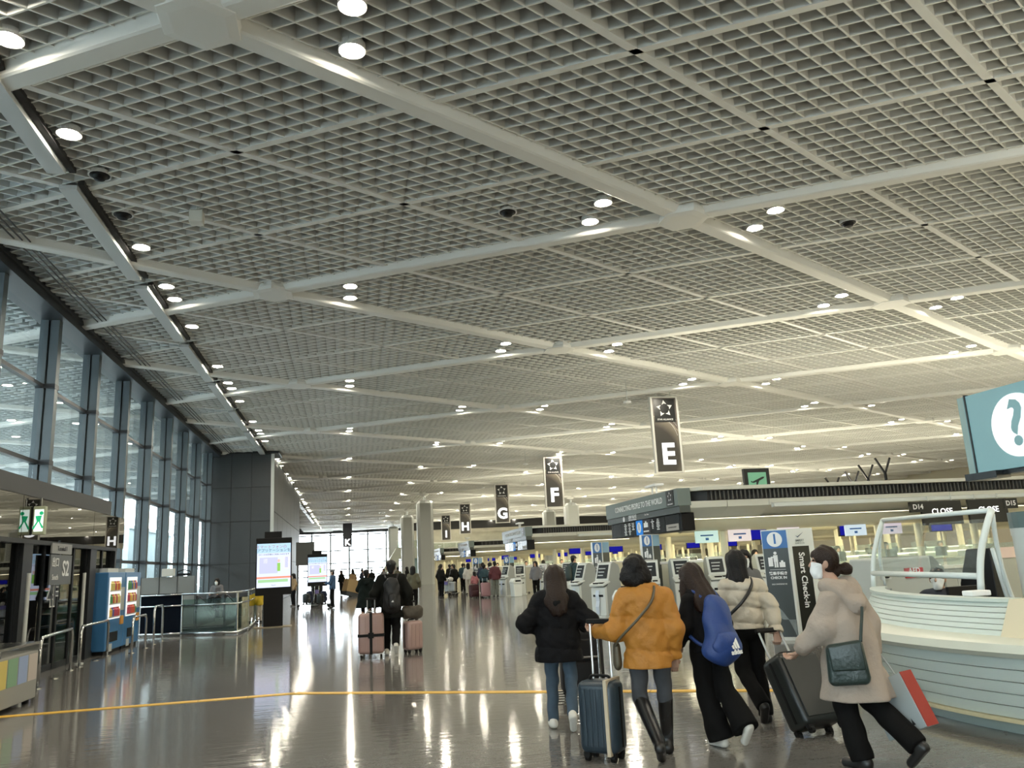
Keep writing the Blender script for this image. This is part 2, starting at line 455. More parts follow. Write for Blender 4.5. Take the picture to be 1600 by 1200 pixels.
ex = MB()
for x, yy in extra: ex.add([(v.co.x+x, v.co.y+yy, v.co.z+CZ-.048) for v in me_lens.vertices], [tuple(p.vertices) for p in me_lens.polygons])
eo = ex.build('ceiling_lamps', MLAMP); tag(eo, 'recessed ceiling lamps farther along the hall', 'ceiling lamps', kind='stuff')
# close-up lamps in the picture frame's upper edge and the few odd ceiling devices
MDARK = mat('dark_metal', (.045,.05,.055), .4); MBLK = mat('black_plastic', (.005,.005,.006), .45, spec=.25); MCREAM = mat('cream_paint', (.70,.69,.62), .45)
def onceil(px, py):
    d = FW*FOC + RT*(px-800) + UP*(600-py); t = (CZ-CAM_H)/d.z; return d.x*t, d.y*t
for lab, (px, py) in (('small dark speaker disc in the ceiling near the grey trough', (156,272)), ('dark speaker disc with a glint beside the trough', (192,334)),
                      ('dark domed camera in the middle of the ceiling', (793,330)), ('dark domed camera with a white bracket on the ceiling', (1325,347))):
    x, yy = onceil(px, py); o = MB().lathe([(.02,-.11),(.09,-.09),(.13,-.03),(.17,-.02),(.17,.06)], n=16).build('ceiling_camera', MBLK, auto=True); o.location = (x, yy, CZ-.02)
    MB().lathe([(.175,-.01),(.20,-.015),(.20,.05),(.175,.05)], n=16, loop=True).build('ring', MRING, o); tag(o, lab, 'camera')
x, yy = onceil(308, 325); o = MB().box(-.13,.13,-.12,.12,-.28,-.02).build('ceiling_sensor', MCREAM, bevel=.02); o.location = (x, yy, CZ-.06)
MB().tube([(0,0,-.03),(0,0,.2)], .012).build('stem', MCREAM, o); tag(o, 'small cream sensor box hanging under the ceiling', 'sensor')

# ---------------------------------------------------------------- window wall on the kerb side
MSTEEL = mat('window_steel', (.10,.125,.14), .4, metal=.2); MSTEELD = mat('window_steel_dark', (.035,.04,.047), .4, metal=.2)
GWIN = glass('window_glass', (.92,.97,.97), 1.3); 
WZ = [.1, 2.33, 4.73, 6.74, CZ-.25]
wy = [22.6+3.6*k for k in range(-16, 8)]
me_post = MB().box(-.10,.10,-.14,.14,0,CZ-.05).box(.15,.36,-.12,.12,0,CZ-.05).box(.09,.16,-.03,.03,0,CZ-.1).mesh('post'); me_post.materials.append(MSTEEL)
me_tr = MB().box(-.05,.09,.15,3.45,-.05,.05).mesh('transom'); me_tr.materials.append(MSTEELD)
for i, yv in enumerate(wy):
    o = link('window_%d' % (100+i), me_post, None); o.location = (XW, yv, 0); tag(o, 'tall steel framed glazed bay of the window wall', kind='structure')
    # dark clamp where the transoms meet the post
    for z in WZ[1:4]:
        t = link('transom', me_tr, None, o); t.location = (0,0,z)
        MB().box(-.11,.37,-.15,.15,z-.06,z+.06).build('clamp', MSTEELD, o)
    for z0, z1 in zip(WZ[:-1], WZ[1:]):
        MB().box(-.012,.012,.15,3.45,z0+.05,z1-.05).build('pane', GWIN, o)
MB_top = MB().box(XW-.25, XW+.55, YBACK, 49.6, CZ-.32, CZ+1.88).box(XW+.55, XW+.62, YBACK, 49.6, CZ-.12, CZ+.05).build('trim_1', MSTEELD); tag(MB_top, 'dark steel head beam above the window wall', kind='structure')
rl = empty('wire_rail', (XW+1.05, 0, CZ-.1)); tag(rl, 'thin dark parallel wires under the ceiling edge by the windows', 'wire rail')
for k in range(3): MB().tube([(k*.13, -2, 0), (k*.13, 49.4, 0)], .018, 6).build('wire', MSTEELD, rl)
# the same grid goes on outside as the canopy over the kerb
ext = MB(); seen_e = []
for m in range(-40, 60):
    for n in range(-60, 40):
        c = node(m, n)+(A3+B3)/2
        if XW-15 < c.x < XW and 4 < c.y < 75:
            p = node(m, n); ext.add([(v[0]+p.x, v[1]+p.y, v[2]+CZ) for v in pan_all.v], pan_all.f); seen_e.append(c)
xo = ext.build('canopy_grille', mat('outside_grid_paint', (.74,.78,.78), .5)); tag(xo, 'pale egg-crate soffit of the kerbside canopy outside the windows', 'canopy', kind='stuff')
for fam in (0, 1):
    D, S = (A3, B3) if fam == 0 else (B3, A3)
    for k in range(-75, 75, 3):
        sg = clip_seg(O2+S*k-D*100, O2+S*k+D*100, XW-15, XW-.3, 2, 80)
        if sg and (sg[1]-sg[0]).length > 1: girder(sg[0], sg[1], xo, 'girder')
for px, py in ((12,600),(62,628),(120,660),(18,655),(185,770)):
    d = FW*FOC + RT*(px-800) + UP*(600-py); t = (CZ-CAM_H)/d.z
    o = link('canopy_lamp', me_ring, None); o.location = (d.x*t, d.y*t, CZ-.05); l = link('lens', me_lens, None, o)
    tag(o, 'round lamp in the kerbside canopy seen through the windows', 'canopy lamp', 'canopy lamps outside')

# ---------------------------------------------------------------- dark service core closing the window wall
MCORE = mat('core_panel', (.055,.062,.068), .45, var=.06); MCOREJ = mat('core_joint', (.02,.022,.025), .7)
YC0, XC1 = 49.7, -4.45
core = MB().box(XW-.3, XC1-.03, YC0+.05, 78, 0, CZ+1.88).build('wall_core', MCOREJ); tag(core, 'dark grey panelled service core beyond the window wall', kind='structure')
zs = [0, 2.35, 4.75, 6.75, CZ-.08]; xs = [XW+.1, -6.75, -5.6, XC1-.02]
for z0, z1 in zip(zs[:-1], zs[1:]):
    for x0, x1 in zip(xs[:-1], xs[1:]):
        MB().box(x0+.01, x1-.01, YC0, YC0+.06, z0+.012, z1-.012).build('panel', MCORE, core)
for k in range(7):
    for z0, z1 in ((0,2.6),(2.6,5.4),(5.4,CZ-.1)):
        MB().box(XC1-.03, XC1+.02, 49.9+k*4+.02, 53.9+k*4-.02, z0+.02, z1-.02).build('panel', MCORE, core)
MPALE = mat('pale_metal', (.62,.65,.63), .35, metal=.2)
tag(MB().box(XC1-.04, XC1+.14, YC0-.12, YC0+.05, 0, CZ-.15).build('trim_2', MPALE), 'pale metal corner strip of the dark core', kind='structure')
tag(MB().box(XC1-1.1, XC1+.45, YC0-.35, YC0+2.2, CZ-.16, CZ-.02).build('trim_3', MSTEELD, bevel=.05), 'dark plate joining the core to the ceiling', kind='structure')
# blue notice on the core
o = MB().box(-.22,.22,-.02,.02,-.24,.24).build('wall_notice', mat('notice_blue', (.10,.33,.58), .4, emit=(.12,.4,.7), estr=.6)); o.location = (-4.95, YC0-.03, 2.12)
MB().lathe([(.04,0),(.10,.0),(.10,.006),(.04,.006)], n=20, loop=True).xf(Matrix.Translation((0,-.022,.05)) @ Matrix.Rotation(PI/2,4,'X')).build('symbol', mat('print_white', (.85,.86,.86), .5), o)
text('writing', 'Toilets', .1, MATS['print_white'], o, (0,-.023,-.15)); tag(o, 'small blue notice with a white round symbol on the dark core', 'notice')
# far side wall with vertical fins, then the glazed end of the hall
wl = MB().box(-10.2, -9.75, 78, YEND, 0, CZ+1.88).build('wall_left', mat('far_side_wall', (.32,.33,.32), .6)); tag(wl, 'far kerb side wall of the hall with dark fins', kind='structure')
for k in range(24):
    MB().box(-9.75, -9.5, 79+k*1.6, 79.3+k*1.6, 3.4, CZ-.7).build('fin', MSTEELD, wl)
MFR = mat('end_window_frame', (.16,.18,.18), .4)
XE0, XE1 = XC1-5.2, 12.2
ex_ = [XE0+3.28*k for k in range(7)]
for i in range(6):
    o = MB().box(-.15,.15,-.12,.12,0,8.4).build('window_%d' % (40+i), MFR); o.location = (ex_[i], YEND-.3, 0); tag(o, 'tall white-lit glazed bay closing the far end of the hall', kind='structure')
    for z in (.9, 2.0, 3.1, 5.3, 8.05):
        MB().box(.15,3.13,-.06,.06,z-.10,z+.10).build('transom', MFR, o)
    for z0, z1 in ((0,.9),(.9,3.1),(3.1,5.3),(5.3,8.05)):
        MB().box(.07,3.21,-.01,.01,z0+.05,z1-.05).build('pane', glass('end_glass', (.97,.98,.98), 1.45), o)
MSTONE = mat('stone_wall', (.62,.59,.48), .75, var=.25, vscale=.9)
tag(MB().box(XE0-3, XEND, YEND-.5, YEND+.2, 8.35, CZ+1.88).box(ex_[6]-.1, XEND, 133.6, YEND-.5, 7.55, CZ+1.88).build('trim_4', mat('dark_band', (.02,.02,.02), .6)), 'black band under the ceiling along the far end wall', kind='structure')
we = MB().box(ex_[6], XEND, 134, YEND+.2, 0, 8.35).build('wall_end', MSTONE); tag(we, 'mottled beige stone wall at the far end behind the islands', kind='structure')
bal = empty('balcony', (12, 130.4, 0)); tag(bal, 'pale upper floor balcony with railing before the stone wall', 'balcony')
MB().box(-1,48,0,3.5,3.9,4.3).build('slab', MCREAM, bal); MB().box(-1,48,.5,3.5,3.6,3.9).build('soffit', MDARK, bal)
for k in range(25): MB().box(-1+k*2,-.95+k*2,.02,.07,4.3,5.3).build('post', MPALE, bal)
MB().box(-1,48,0,.09,5.3,5.38).build('handrail', MPALE, bal)
for k in range(7): MB().lathe([(.3,0),(.3,3.6)], (1+7.5*k,2,0), n=10).build('pillar', MCREAM, bal)
MB().box(-1,48,0,.09,5.38,5.4).build('handrail_cap', MPALE, bal); MB().box(-1,48,.03,.05,4.4,5.25).build('railing_glass', glass('rail_glass', (.8,.86,.83), 1.45, haze=.12, hcol=(.6,.65,.6)), bal)
tag(MB().box(XEND, XEND+.3, YBACK, YEND, 0, CZ+1.88).build('wall_right', mat('cream_wall', (.62,.58,.45), .7)), 'cream wall on the far side of the check in islands', kind='structure')
tag(MB().box(XW-.3, XEND, YBACK-.3, YBACK, 0, CZ+2).build('wall_back', MATS['cream_wall']), 'cream end wall far behind the photographer', kind='structure')
for i in range(0):
    o = MB().box(-.07,.07,-.12,.12,0,CZ).build('window_%d' % (60+i), MFR); o.location = (XW+3.9*i, YBACK, 0); tag(o, 'tall glazed bay behind the photographer', kind='structure')
    for z in (3.1, 5.3): MB().box(.07,3.83,-.05,.05,z-.05,z+.05).build('transom', MFR, o)
    MB().box(.07,3.83,-.01,.01,0,CZ).build('pane', MATS['end_glass'], o)

# ---------------------------------------------------------------- roof columns
def roof_column(x, y, lab):
    t = empty('column', (x, y, 0)); tag(t, lab, 'column')
    mb = MB(); a, b = .78, .52
    mb.prism([(-a,-b),(-b,-a),(b,-a),(a,-b),(a,b),(b,a),(-b,a),(-a,b)], 2, 0, 7.75)
    mb.build('shaft', mat('column_paint', (.40,.42,.40), .45), t)
    mb = MB().lathe([(.80,7.75),(.55,8.05),(.30,8.1)], n=8, ).build('head', MATS['column_paint'], t)
    MB().lathe([(.12,8.1),(.12,8.6)], n=10).build('pin', MPALE, t); MB().lathe([(.22,8.5),(.45,8.62),(.45,8.75)], n=10).build('cap', MWHITE, t)
    return t
roof_column(7.4, 80.0, 'big grey chamfered column standing above the queue of travellers')
roof_column(7.2, 101.6, 'grey chamfered column just behind the nearest big column')
roof_column(25.4, 90.8, 'grey column rising behind the island roof below banner F')
roof_column(25.4, 101.6, 'second grey column behind banner F, partly hidden by it')
roof_column(6.9, 128.0, 'pale slim column before the bright end windows')
# long low building across the forecourt, seen through the windows
t = empty('garage_building', (-30, 60, 0)); tag(t, 'long grey low building across the kerb, seen through the windows', 'building')
MB().box(-8,0,-90,48,-.05,9.0).box(-8,0,62,90,-.05,9.0).build('wall', mat('garage_grey', (.26,.31,.32), .8), t); MB().box(-8.2,.3,-90.5,48,9.0,9.5).box(-8.2,.3,62,90.5,9.0,9.5).build('roof_edge', mat('garage_edge', (.30,.33,.33), .7), t)
for k in range(16): MB().box(.0,.06,-86+k*8,-80+k*8,2.2,3.4).build('window', mat('garage_window', (.05,.07,.08), .2), t); MB().box(.0,.06,-86+k*8,-80+k*8,4.8,6.0).build('window', MATS['garage_window'], t)
# ================================================================ CHECK-IN ISLANDS
MISL = mat('island_white', (.66,.66,.58), .45); MLOUV = mat('louvre_black', (.02,.02,.02), .5); MFIN = mat('louvre_fin', (.10,.10,.095), .45)
MTUBE = mat('tube_cream', (.72,.68,.50), .4); MLIP = mat('lip_pale', (.66,.70,.68), .35)
MCANL = emis('strip_lamp', (1.0,.90,.62), CANOPY_E)
MW = mat('print_white', (.85,.86,.86), .5); MBLUE = mat('sign_blue', (.035,.15,.42), .4); MBK = mat('sign_black', (.015,.017,.018), .3)
MSCRB = emis('screen_blue', (.02,.02,.45), .55)
ISL = {'D': .9, 'E': 21.2, 'F': 41.5, 'G': 61.8, 'H': 82.1, 'I': 102.4, 'J': 122.7}
IX, IL, IW = 9.3, 40.0, 6.6
def island(letter, y0, detail):
    t = empty('island_canopy', (IX, y0, 0))
    tag(t, {'D': 'white check in canopy beside the information desk, out of frame', 'E': 'nearest long white check in canopy with black louvre band', 'F': 'second white check in canopy, ending below banner F', 'G': 'third white check in canopy with lit cream tube, below banner G',
            'H': 'fourth white check in canopy, far off below banner H', 'I': 'fifth white check in canopy, below banner I', 'J': 'farthest white check in canopy before the stone wall'}[letter], 'canopy')
    ch = .55
    ring = lambda e: [(e, ch),(ch+e, e-.02),(IL, e-.02),(IL, IW-e+.02),(ch+e, IW-e+.02),(e, IW-ch)]
    MB().prism([(-.1+0, ch-.1),(ch-.1,-.1),(IL,-.1),(IL,IW+.1),(ch-.1,IW+.1),(-.1,IW-ch+.1)], 2, 3.33, 3.43).build('roof_edge', MISL, t)
    MB().prism(ring(.12), 2, 3.04, 3.33).build('louvre_back', MLOUV, t)
    f = MB(); x = ch+.15
    n = int((IL-1)/.13) if letter in 'EF' else int((IL-1)/.3)
    for k in range(n):
        xx = ch+.2+k*(IL-1)/n
        f.box(xx, xx+.035, .015, .09, 3.06, 3.31)
    for k in range(42): yy = ch+.05+k*(IW-2*ch)/42; f.box(.03, .10, yy, yy+.035, 3.06, 3.31)
    fo = f.build('louvre_fins', MFIN, t); fo['kind'] = 'stuff'
    # faceted fascia under the louvres
    s = MB()
    for k, (xa, xb, bev) in enumerate([(.05, 1.25, 0), (1.25, 2.55, .1), (2.55, 8.5, .34)] + [(8.5+6.3*i, 14.8+6.3*i, .34) for i in range(5)]):
        mb = MB().prism([(.06,3.04),(.06+.02,2.86),(.55+bev,2.60),(IW-.55-bev,2.60),(IW-.08,2.86),(IW-.06,3.04)], 0, xa+.008, xb-.008); mb.build('fascia_panel', MISL, t)
    MB().prism([(-.10,2.80),(-.10,2.90),(.06,2.93),(.06,2.78)], 0, 2.6, IL).build('lip', MLIP, t)
    MB().prism([(IW+.10,2.80),(IW+.10,2.90),(IW-.06,2.93),(IW-.06,2.78)], 0, 2.6, IL).build('lip', MLIP, t)
    for yc in (1.15, IW-1.15):
        mb = MB(); pts = [(yc+.40*math.cos(a), 2.56+.36*math.sin(a)) for a in [PI+PI*i/14 for i in range(15)]]
        mb.prism(pts, 0, .2, IL).build('tube', MTUBE, t, auto=True)
        MB().box(.6, IL, yc+.55, yc+.75, 2.52, 2.58).build('strip_lamp', MCANL, t)
        for xc in [1.56, 3.12, 6.7, 8.1, 10.1] + [13.2+3.1*i for i in range(8)]:
            c = MB().lathe([(.11,0),(.11,2.45)], n=12).build('column', MTUBE, t, auto=True); c.location = (xc, yc+.02, 0)
    MB().box(.6, IL, IW/2-.1, IW/2+.1, 2.50, 2.58).build('strip_lamp', MCANL, t)
    MB().box(1,IL-1,IW/2-.32,IW/2+.32,3.43,3.52).build('uplight_trough', MISL, t)
    return t
for L, y0 in ISL.items(): island(L, y0, 0)
# up-lights standing on the island roofs: long strip lamps that wash the ceiling
def strip_light(x0, x1, y, z, w_per_m, col=(1.0,.92,.72)):
    ld = bpy.data.lights.new('roof_uplight', 'AREA'); ld.shape = 'RECTANGLE'; ld.size = x1-x0; ld.size_y = .5; ld.energy = w_per_m*(x1-x0); ld.color = col
    o = bpy.data.objects.new('roof_uplight', ld); COL.objects.link(o); o.location = ((x0+x1)/2, y, z); o.rotation_euler = (PI, 0, 0); return o
for L, y0 in ISL.items():
    strip_light(IX+1, IX+IL-1, y0+IW/2, 3.55, UPLIGHT_W)

# ---- counters under each canopy
MCTR = mat('counter_white', (.66,.67,.60), .4); MCTRT = mat('counter_top', (.45,.42,.33), .35); MGREYP = mat('grey_panel', (.33,.35,.34), .45)
GACR = glass('acrylic', (.90,.95,.94), 1.45, haze=.10, hcol=(.75,.85,.85))
def counter(lab, loc, grp):
    t = empty('check_in_counter', loc); tag(t, lab, 'counter', grp)
    MB().box(-.72,.72,0,.7,.08,1.02).build('body', MCTR, t, bevel=.02); MB().box(-.76,.76,-.05,.75,1.02,1.07).build('worktop', MCTRT, t)
    MB().box(-.70,.70,.04,.66,0,.08).build('plinth', MBLK, t)
    MB().box(-.5,.5,.30,.32,1.07,1.62).build('screen_guard', GACR, t)
    MB().box(.2,.62,.42,.47,1.12,1.42).build('monitor', MBLK, t, bevel=.01); MB().box(-.66,-.3,.35,.7,1.07,1.25).build('printer', MGREYP, t, bevel=.02)
    return t
ORD = ('first','second','third','fourth','fifth','sixth','seventh','eighth','ninth','tenth','eleventh','twelfth')
c0 = counter('first white check in counter from the hall end of the nearest canopy', (IX+4.2, ISL['E']+2.6, 0), 'check in counters of the nearest island')
names = {'E': 'nearest', 'F': 'second', 'G': 'third', 'H': 'fourth'}
MSCRW = emis('screen_pale', (.55,.75,.80), .9)
def hang_screen(lab, loc, m, grp, w=.75, h=.34):
    t = empty('counter_display', loc); tag(t, lab, 'display', grp)
    MB().box(-w/2-.03,w/2+.03,-.03,.05,-h/2-.03,h/2+.03).build('case', MBLK, t); MB().box(-w/2,w/2,-.036,-.03,-h/2,h/2).build('screen', m, t)
    MB().tube([(0,.01,h/2),(0,.01,h/2+.25)], .02, 6).build('bracket', MPALE, t); return t
s0 = hang_screen('first blue lit display from the hall end of the nearest canopy', (IX+3, ISL['E']+2.0, 2.1), MSCRB, 'blue displays of the nearest island')
for L in 'EFGH':
    for k in range({'E': 12, 'F': 12, 'G': 9, 'H': 6}[L]):
        if not (L == 'E' and k == 0):
            c = copy_tree(c0, None, '%s white check in counter from the hall end of the %s canopy' % (ORD[k], names[L])); c.location = (IX+4.2+1.9*k, ISL[L]+2.6, 0); c['group'] = 'check in counters of the %s island' % names[L]
    for k in range({'E': 5, 'F': 6, 'G': 5, 'H': 3}[L]):
        if not (L == 'E' and k == 0):
            c = copy_tree(s0, None, '%s blue lit display from the hall end of the %s canopy' % (ORD[k], names[L])); c.location = (IX+3+(3.3 if L == 'E' else 2.3)*k, ISL[L]+2.0, 2.1); c['group'] = 'blue displays of the %s island' % names[L]
# long cream partition with white top rail behind the kiosks, one per island
MPART = mat('partition_cream', (.66,.64,.52), .5)
for L, w in (('E', 6.2), ('F', 7.0), ('G', 7.0)):
    t = empty('partition', (IX-.6, ISL[L]+1.75, 0)); tag(t, 'low cream partition with white rail behind the %s island kiosks' % names[L], 'partition')
    for k in range(5): MB().box(k*w/5+.01,(k+1)*w/5-.01,-.03,.03,.06,1.34).build('panel', MPART, t)
    MB().box(-.02,w+.02,-.06,.06,1.34,1.42).build('top_rail', MW, t, bevel=.01)
    for k in range(6): MB().box(k*w/5-.02,k*w/5+.02,-.04,.04,0,1.34).build('post', MPALE, t)
# back wall of lit bag belts between islands
for L in 'EFGH':
    t = empty('back_screen', (IX+6.0, ISL[L]+3.5, 0)); tag(t, 'cream bag belt wall with lit shelf lines under the %s canopy' % names[L], 'wall panel')
    for k in range(10): MB().box(k*2.4+.01,k*2.4+2.39,0,.08,0,1.25).build('panel', MPART, t)
    MB().box(0,24,-.04,.0,1.22,1.28).build('shelf_lamp', emis('shelf_lamp', (1,.9,.6), 2.5), t)

# ---- big display boxes at the hall end of each island
MBOARD = mat('board_grey_green', (.16,.20,.19), .35); MBOARD2 = mat('board_dark', (.06,.075,.07), .35)
def star_mark(parent, cx, cz, r, y, m=None, plate=None):
    # five arrowheads pointing inwards round a ring, in a black square with a line of writing
    mb = MB()
    for k in range(5):
        a = PI/2 + 2*PI*k/5; c, s = math.cos(a), math.sin(a)
        def q(u, w): return (cx + r*(u*c - w*s), y, cz + r*(u*s + w*c))
        mb.add([q(1.0,.08), q(.44,.30), q(.60,.03), q(.52,-.27)], [(0,1,2),(0,2,3)])
    o = mb.build('star_logo', m or MW, parent); return o
def display_box(L, y0, lab):
    t = empty('island_display', (IX-.15, y0+.05, 0)); tag(t, lab, 'display board')
    W = 6.5  # runs along y, faces the hall
    MB().box(-.10,.30,0,W,2.93,3.42).build('billboard', MBOARD, t, bevel=.01); MB().box(-.06,.26,0,W,2.74,2.93).build('title_band', MBOARD2, t)
    MB().box(.02,.42,.15,W-.1,2.24,2.74).build('screen_case', MBLK, t, bevel=.02)
    rot = (PI/2, 0, -PI/2)
    text('slogan', 'CONNECTING PEOPLE TO THE WORLD', .24, MW, t, (-.105, 3.3, 3.17), rot, bold=.015)
    MB().box(-.115,-.10,.25,.80,2.96,3.39).build('logo_plate', MBK, t)
    g = star_mark(t, 0, 0, .15, 0, MW); g.rotation_euler = (0,0,-PI/2); g.location = (-.12, .52, 3.22)
    text('logo_writing', 'STAR ALLIANCE', .055, MW, t, (-.117,.52,3.01), rot)
    text('title', '自動手続き機', .13, MW, t, (-.065, 3.9, 2.87), rot, bold=.02); text('title', 'Self Check-in Machines', .08, MW, t, (-.065, 3.9, 2.78), rot)
    text('title', 'Zone  Gates', .07, MW, t, (-.065, 2.6, 2.86), rot)
    MB().lathe([(.001,0),(.09,0),(.09,.006)], n=20).xf(Matrix.Translation((-.062,4.75,2.835)) @ Matrix.Rotation(-PI/2,4,'Y')).build('symbol', MW, t)
    # the screens: dark list, blue panel with a figure one, white bag sign, dark lists
    def scr(y0_, y1_, m, nm='screen', z0=2.27, z1=2.72, o=0.0): return MB().box(.012-o,.02,y0_,y1_,z0,z1).build(nm, m, t)
    scr(5.3, 6.2, mat('screen_dark', (.01,.014,.014), .2)); scr(3.85, 5.28, MATS['screen_dark']); scr(3.25, 3.83, emis('screen_azure', (.04,.22,.62), .9))
    scr(2.6, 3.23, emis('screen_grey', (.10,.10,.10), .5)); scr(1.35, 2.58, MATS['screen_dark']); scr(.25, 1.33, MATS['screen_dark'])
    scr(.35, 1.25, emis('screen_silver', (.33,.33,.28), .7), 'screen_note', 2.28, 2.46, .01)
    text('writing', 'ANA BAGGAGE DROP', .06, MBK, t, (.0, .8, 2.37), rot)
    MB().lathe([(.001,0),(.17,0),(.17,.006)], n=24).xf(Matrix.Translation((.01,3.54,2.5)) @ Matrix.Rotation(-PI/2,4,'Y')).build('number_disc', MW, t)
    text('number', '1', .26, MBLUE, t, (.0,3.54,2.5), rot, bold=.02)
    MB().box(.004,.012,2.75,3.1,2.48,2.62).box(.004,.012,2.86,2.98,2.62,2.67).box(.004,.012,2.7,3.15,2.34,2.38).build('bag_symbol', MW, t)
    r_ = random.Random(L)
    mb = MB()
    for col, n in ((4.85, 8), (4.45, 8), (4.1, 5), (2.35, 6), (1.9, 7)):
        for k in range(n):
            z = 2.67-k*.05; w = r_.uniform(.08,.26); mb.box(.006,.012,col-w/2,col+w/2,z-.012,z+.012)
    mb.build('list_writing', MW, t)
    for yy in (2.0, 2.35): MB().tube([(.1,yy,3.42),(.1,yy,3.68)], .03, 8).build('post', MW, t)
    MB().box(-.05,.25,1.75,2.6,3.66,3.74).build('projector', MW, t, bevel=.02)
    return t
for L, d in (('E', 'big dark display board on the hall end of the nearest canopy'), ('F', 'display board with pale screens on the hall end of the second canopy'),
             ('G', 'display board on the hall end of the third canopy'), ('H', 'distant display board on the hall end of the fourth canopy')):
    display_box(L, ISL[L], d)

# ---- banners
MBANF = mat('banner_frame', (.72,.71,.66), .35); 
def banner_print(letter):
    m = bpy.data.materials.new('banner_print'); m.use_nodes = True; nt = m.node_tree; b = nt.nodes['Principled BSDF']
    tc = nt.nodes.new('ShaderNodeTexCoord'); sp = nt.nodes.new('ShaderNodeSeparateXYZ'); nt.links.new(tc.outputs['Object'], sp.inputs[0])
    # a planet's limb: distance from a centre low on the left of the print
    vm = nt.nodes.new('ShaderNodeVectorMath'); vm.operation = 'DISTANCE'; vm.inputs[1].default_value = (-.9, 0, -.95)
    mp = nt.nodes.new('ShaderNodeMapping'); mp.inputs['Scale'].default_value = (1,0,1); nt.links.new(tc.outputs['Object'], mp.inputs[0]); nt.links.new(mp.outputs[0], vm.inputs[0])
    rp = nt.nodes.new('ShaderNodeValToRGB'); rp.color_ramp.interpolation = 'LINEAR'; e = rp.color_ramp.elements
    e[0].position = 0; e[0].color = (.05,.05,.045,1); e[1].position = 1; e[1].color = (.13,.11,.10,1)
    for pos, c in ((.50,(.055,.05,.045,1)),(.66,(.22,.19,.15,1)),(.685,(.40,.36,.29,1)),(.69,(.15,.125,.115,1)),(.80,(.17,.145,.135,1))):
        x = e.new(pos); x.color = c
    dv = nt.nodes.new('ShaderNodeMath'); dv.operation = 'DIVIDE'; dv.inputs[1].default_value = 2.6; nt.links.new(vm.outputs['Value'], dv.inputs[0])
    ns = nt.nodes.new('ShaderNodeTexNoise'); ns.inputs['Scale'].default_value = 2.5; ns.inputs['Detail'].default_value = 6; nt.links.new(tc.outputs['Object'], ns.inputs['Vector'])
    nm = nt.nodes.new('ShaderNodeMath'); nm.operation = 'MULTIPLY_ADD'; nm.inputs[1].default_value = -.05; nt.links.new(ns.outputs['Fac'], nm.inputs[0]); nt.links.new(dv.outputs[0], nm.inputs[2])
    nt.links.new(nm.outputs[0], rp.inputs[0]); nt.links.new(rp.outputs[0], b.inputs['Base Color']); b.inputs['Roughness'].default_value = .35
    return m
MBAN = banner_print('E'); MLIT = emis('letter_glow', (1,1,.97), 1.6)
def arc_lines(parent, y):
    mb = MB()
    for r in (1.55, 1.72, 1.88):
        pts = [( -1.0+r*math.cos(a)*1.0, y, -.95+.6+r*math.sin(a)*.9) for a in [R(8+4*i) for i in range(14)]]
        pts = [p for p in pts if abs(p[0]) < .53 and p[2] < .75]
        if len(pts) > 1: mb.tube(pts, .008, 4)
    if mb.v: mb.build('orbit_line', MW, parent)
BW, BHH = 1.24, 3.42
def banner(letter, x, y, ztop, lab, star=True, w=BW, h=BHH):
    t = empty('hanging_banner', (x, y, ztop-h/2)); tag(t, lab, 'banner')
    MB().box(-w/2,w/2,-.06,.06,-h/2,h/2).build('print_panel', MBAN if star else mat('banner_navy', (.035,.04,.055), .4), t)
    for sx in (-1, 1): MB().box(sx*w/2-.05,sx*w/2+.05,-.10,.10,-h/2-.04,h/2+.04).build('frame_rail', MBANF if star else MDARK, t, bevel=.01)
    for sz in (-1, 1): MB().box(-w/2,w/2,-.08,.08,sz*h/2-.03,sz*h/2+.03).build('frame_rail', MBANF if star else MDARK, t)
    if star:
        MB().box(-w/2+.12,w/2-.12,-.072,-.06,h/2-1.15,h/2-.08).build('logo_plate', MBK, t); star_mark(t, 0, h/2-.53, .40, -.078)
        text('logo_writing', 'STAR ALLIANCE', .105, MW, t, (0,-.075,h/2-1.03), bold=.02); arc_lines(t, -.064)
    text('letter', letter, 1.30, MLIT, t, (0,-.066,-h/2+(.78 if star else .6)), bold=.035, ext=.008)
    for sx in (-.35,.35): MB().tube([(sx,0,h/2),(sx,0,h/2+max(.15,CZ-ztop+.1))], .02, 6).build('hanger', MPALE, t)
    return t
banner('E', 14.1, 33.7, 8.62, 'largest hanging banner, grey and brown with white letter E')
banner('F', 13.95, 53.9, 8.62, 'hanging banner with white letter F beyond the first one')
banner('G', 13.7, 72.0, 8.62, 'hanging banner with white letter G')
banner('H', 13.4, 94.0, 8.62, 'small distant hanging banner with white letter H')
banner('I', 13.5, 114.0, 8.62, 'smallest distant hanging banner with white letter I')
banner('K', -.1, 124.5, 8.62, 'dark navy banner with white letter K before the end windows', star=False)
# ---- small ceiling mounted projectors on rods near the banners
for px, py, Y, lab in ((980,628,31.0,'small white lamp on a rod left of banner E'), (903-82,725,52.0,'twin white lamps on rods left of banner F'), (755,762,72,'small white lamp on a rod left of banner G')):
    d = FW*FOC + RT*(px-800) + UP*(600-py); k = Y/d.y; x, z = d.x*k, CAM_H+d.z*k
    o = MB().lathe([(.05,-.08),(.16,-.05),(.16,.02),(.05,.06)], n=12).build('rod_lamp', MW); o.location = (x, Y, z); MB().tube([(0,0,.05),(0,0,CZ-z)], .018, 6).build('rod', MPALE, o); tag(o, lab, 'spot lamp')

